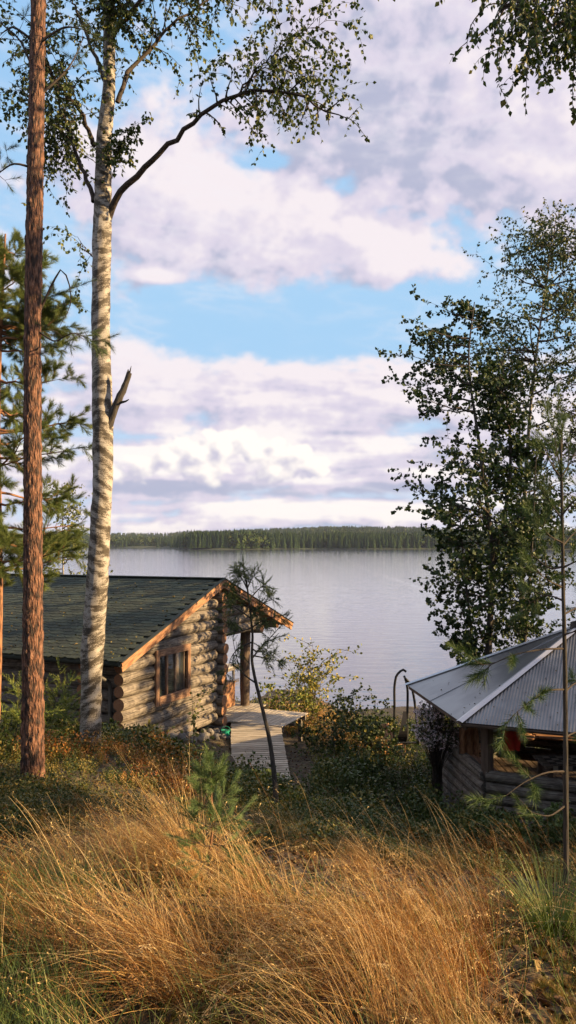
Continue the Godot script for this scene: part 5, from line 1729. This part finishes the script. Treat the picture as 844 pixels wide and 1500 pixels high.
	for k in 40000:
		var d := R(12.0, 28.0)
		if rng.randf() < 0.6: d = R(5.0, 13.0)
		var x := R(-0.42, 0.42) * d
		var q := un.get_noise_2d(x, d)
		var lx := Basis(Vector3.UP, TURN).inverse() * (Vector3(x, 0, -d) - CAB)
		if lx.x > -0.15 and lx.x < 6.3 and lx.z < 0.75 and lx.z > -8.2: continue
		if lx.x > -0.5 and lx.x < 3.9 and lx.z < 2.0 and lx.z > 0.0 and rng.randf() < 0.97: continue     # bare soil before the cabin
		if d > 15.0 and d < 20.8 and x > -1.9 and x < 0.5: continue
		if Vector2(x - 5.56, -d + 15.0).length() < 2.9: continue
		var side := x / d
		if d < 7.0 and side > -0.15 and rng.randf() > smoothstep(5.4, 7.0, d): continue
		if rng.randf() > 0.6 + q * 1.1: continue
		var red := clampf(1.0 - (Vector2(x + 1.75, d - 9.9) * Vector2(0.75, 0.75)).length() + q, 0, 1) if d < 12.5 and x < -0.2 else 0.0
		var c := Color(0.035, 0.055, 0.018).lerp(Color(0.075, 0.10, 0.028), rng.randf())
		if rng.randf() < 0.25: c = Color(0.16, 0.14, 0.04)
		if d < 12.0 and x < 0 and rng.randf() < 0.3: c = Color(0.2, 0.15, 0.04)
		if rng.randf() < red: c = Color(0.36, 0.12, 0.035).lerp(Color(0.44, 0.24, 0.07), rng.randf())
		if d > 19 and absf(x - 0.9) < 1.6 and rng.randf() < 0.75: c = Color(0.36, 0.24, 0.06).lerp(Color(0.42, 0.2, 0.09), rng.randf())
		var s := R(0.16, 0.34) * (1.0 + q * 0.6) * lerpf(0.5, 1.25, smoothstep(7.5, 15.0, d))
		us.addt(Transform3D(Basis(Vector3.UP, R(0, TAU)).scaled(Vector3(s, s * R(0.8, 1.2), s)), Vector3(x, ground(x, -d) - 0.02, -d)), c)
	copies("plants", um, us, low, M.leaf)

	# fallen leaves and needles on the soil
	var lit := stuff("leaf_litter", "brown fallen leaves and twigs scattered over the soil", "litter")
	var ls := Scatter.new()
	for k in 22000:
		var d := 2.0 + 17.0 * pow(rng.randf(), 1.3)
		var x := R(-0.45, 0.45) * d
		var c := Color(0.14, 0.075, 0.035).lerp(Color(0.05, 0.032, 0.02), rng.randf())
		if rng.randf() < 0.03: c = Color(0.30, 0.21, 0.09)
		ls.addt(Transform3D(basis_along(Vector3(R(-1, 1), R(-0.2, 0.35), R(-1, 1)), R(0.03, 0.07), R(0, 6)), Vector3(x, ground(x, -d) + 0.008, -d)), c)
	copies("leaves", LEAF, ls, lit, M.litter)
	# needles and leaves blown onto the two roofs
	var rs := Scatter.new()
	var cab := Transform3D(Basis(Vector3.UP, TURN), CAB)
	for k in 420:
		var x := R(-0.45, 3.5)
		rs.addt(Transform3D(basis_along(Vector3(R(-1, 1), R(-0.1, 0.2), R(-1, 1)), R(0.03, 0.075), R(0, 6)), cab * Vector3(x, roof_y(x) + 0.022, R(-7.5, 0.1))), Color(0.20, 0.14, 0.06).lerp(Color(0.08, 0.09, 0.03), rng.randf()))
	var hub := Vector3(5.56, 4.97, -15.0)
	for k in 80:
		var q0 := atan2(2.0, -2.75) + (0.0 if rng.randf() < 0.35 else -TAU / 6.0)
		var e0 := Vector3(5.56 + cos(q0) * 3.4, 3.596, -15.0 + sin(q0) * 3.4)
		var e1 := Vector3(5.56 + cos(q0 + TAU / 6.0) * 3.4, 3.596, -15.0 + sin(q0 + TAU / 6.0) * 3.4)
		var u := rng.randf()
		var v := rng.randf() * (1.0 - u)
		var p := hub + (e0 - hub) * u + (e1 - hub) * v
		rs.addt(Transform3D(basis_along(Vector3(R(-1, 1), R(-0.2, 0.2), R(-1, 1)), R(0.02, 0.045), R(0, 6)), p + Vector3(0, 0.02, 0)), Color(0.17, 0.12, 0.06).lerp(Color(0.07, 0.06, 0.03), rng.randf()))
	copies("roof_leaves", LEAF, rs, lit, M.litter)
	# moss cushions on the sunlit crest
	var moss := stuff("moss", "rusty moss covering the crest of the bank", "moss")
	var mm := MB.new()
	for k in 16:
		var a := k * 2.4
		mm.face(Vector3(-0.05, 0, 0), Vector3(cos(a) * 0.5, 0.8, sin(a) * 0.5), Vector3(0.05, 0, 0.02))
	var ms := Scatter.new()
	for k in 26000:
		var d := R(2.2, 5.0)
		var x := R(-0.45, 0.45) * d
		if d > 4.3 and x > 0.0: continue
		if un.get_noise_2d(x * 3 + 50, d * 3) < 0.02 + (0.15 if x < 0.2 else -0.12): continue
		ms.addt(Transform3D(Basis(Vector3.UP, R(0, TAU)).scaled(Vector3.ONE * R(0.02, 0.045)), Vector3(x, ground(x, -d) - 0.003, -d)), Color(0.28, 0.15, 0.045).lerp(Color(0.20, 0.17, 0.045), rng.randf()))
	copies("cushions", mm.mesh(), ms, moss, M.leaf)

# ------------------------------------------------------------------ scene
func _ready() -> void:
	rng.seed = 20240
	make_view()
	make_materials()
	make_land()
	LEAF = leaf_mesh(0.36, 1.0)
	ROUND = leaf_mesh(0.48, 1.1)
	TUFT = tuft_mesh(46, 0.011, 1.0, 3)
	TUFT_FAR = tuft_mesh(26, 0.022, 1.1, 4)
	SPRIG = sprig_mesh()
	make_cabin()
	make_gazebo()
	make_birch()
	make_pine()
	make_right_trees()
	make_hanging_birch()
	make_far_left()
	make_young_pine()
	make_juniper()
	make_sapling_pine()
	make_shade_trees()
	make_shrubs()
	make_porch_things()
	make_yard_things()
	make_grass()
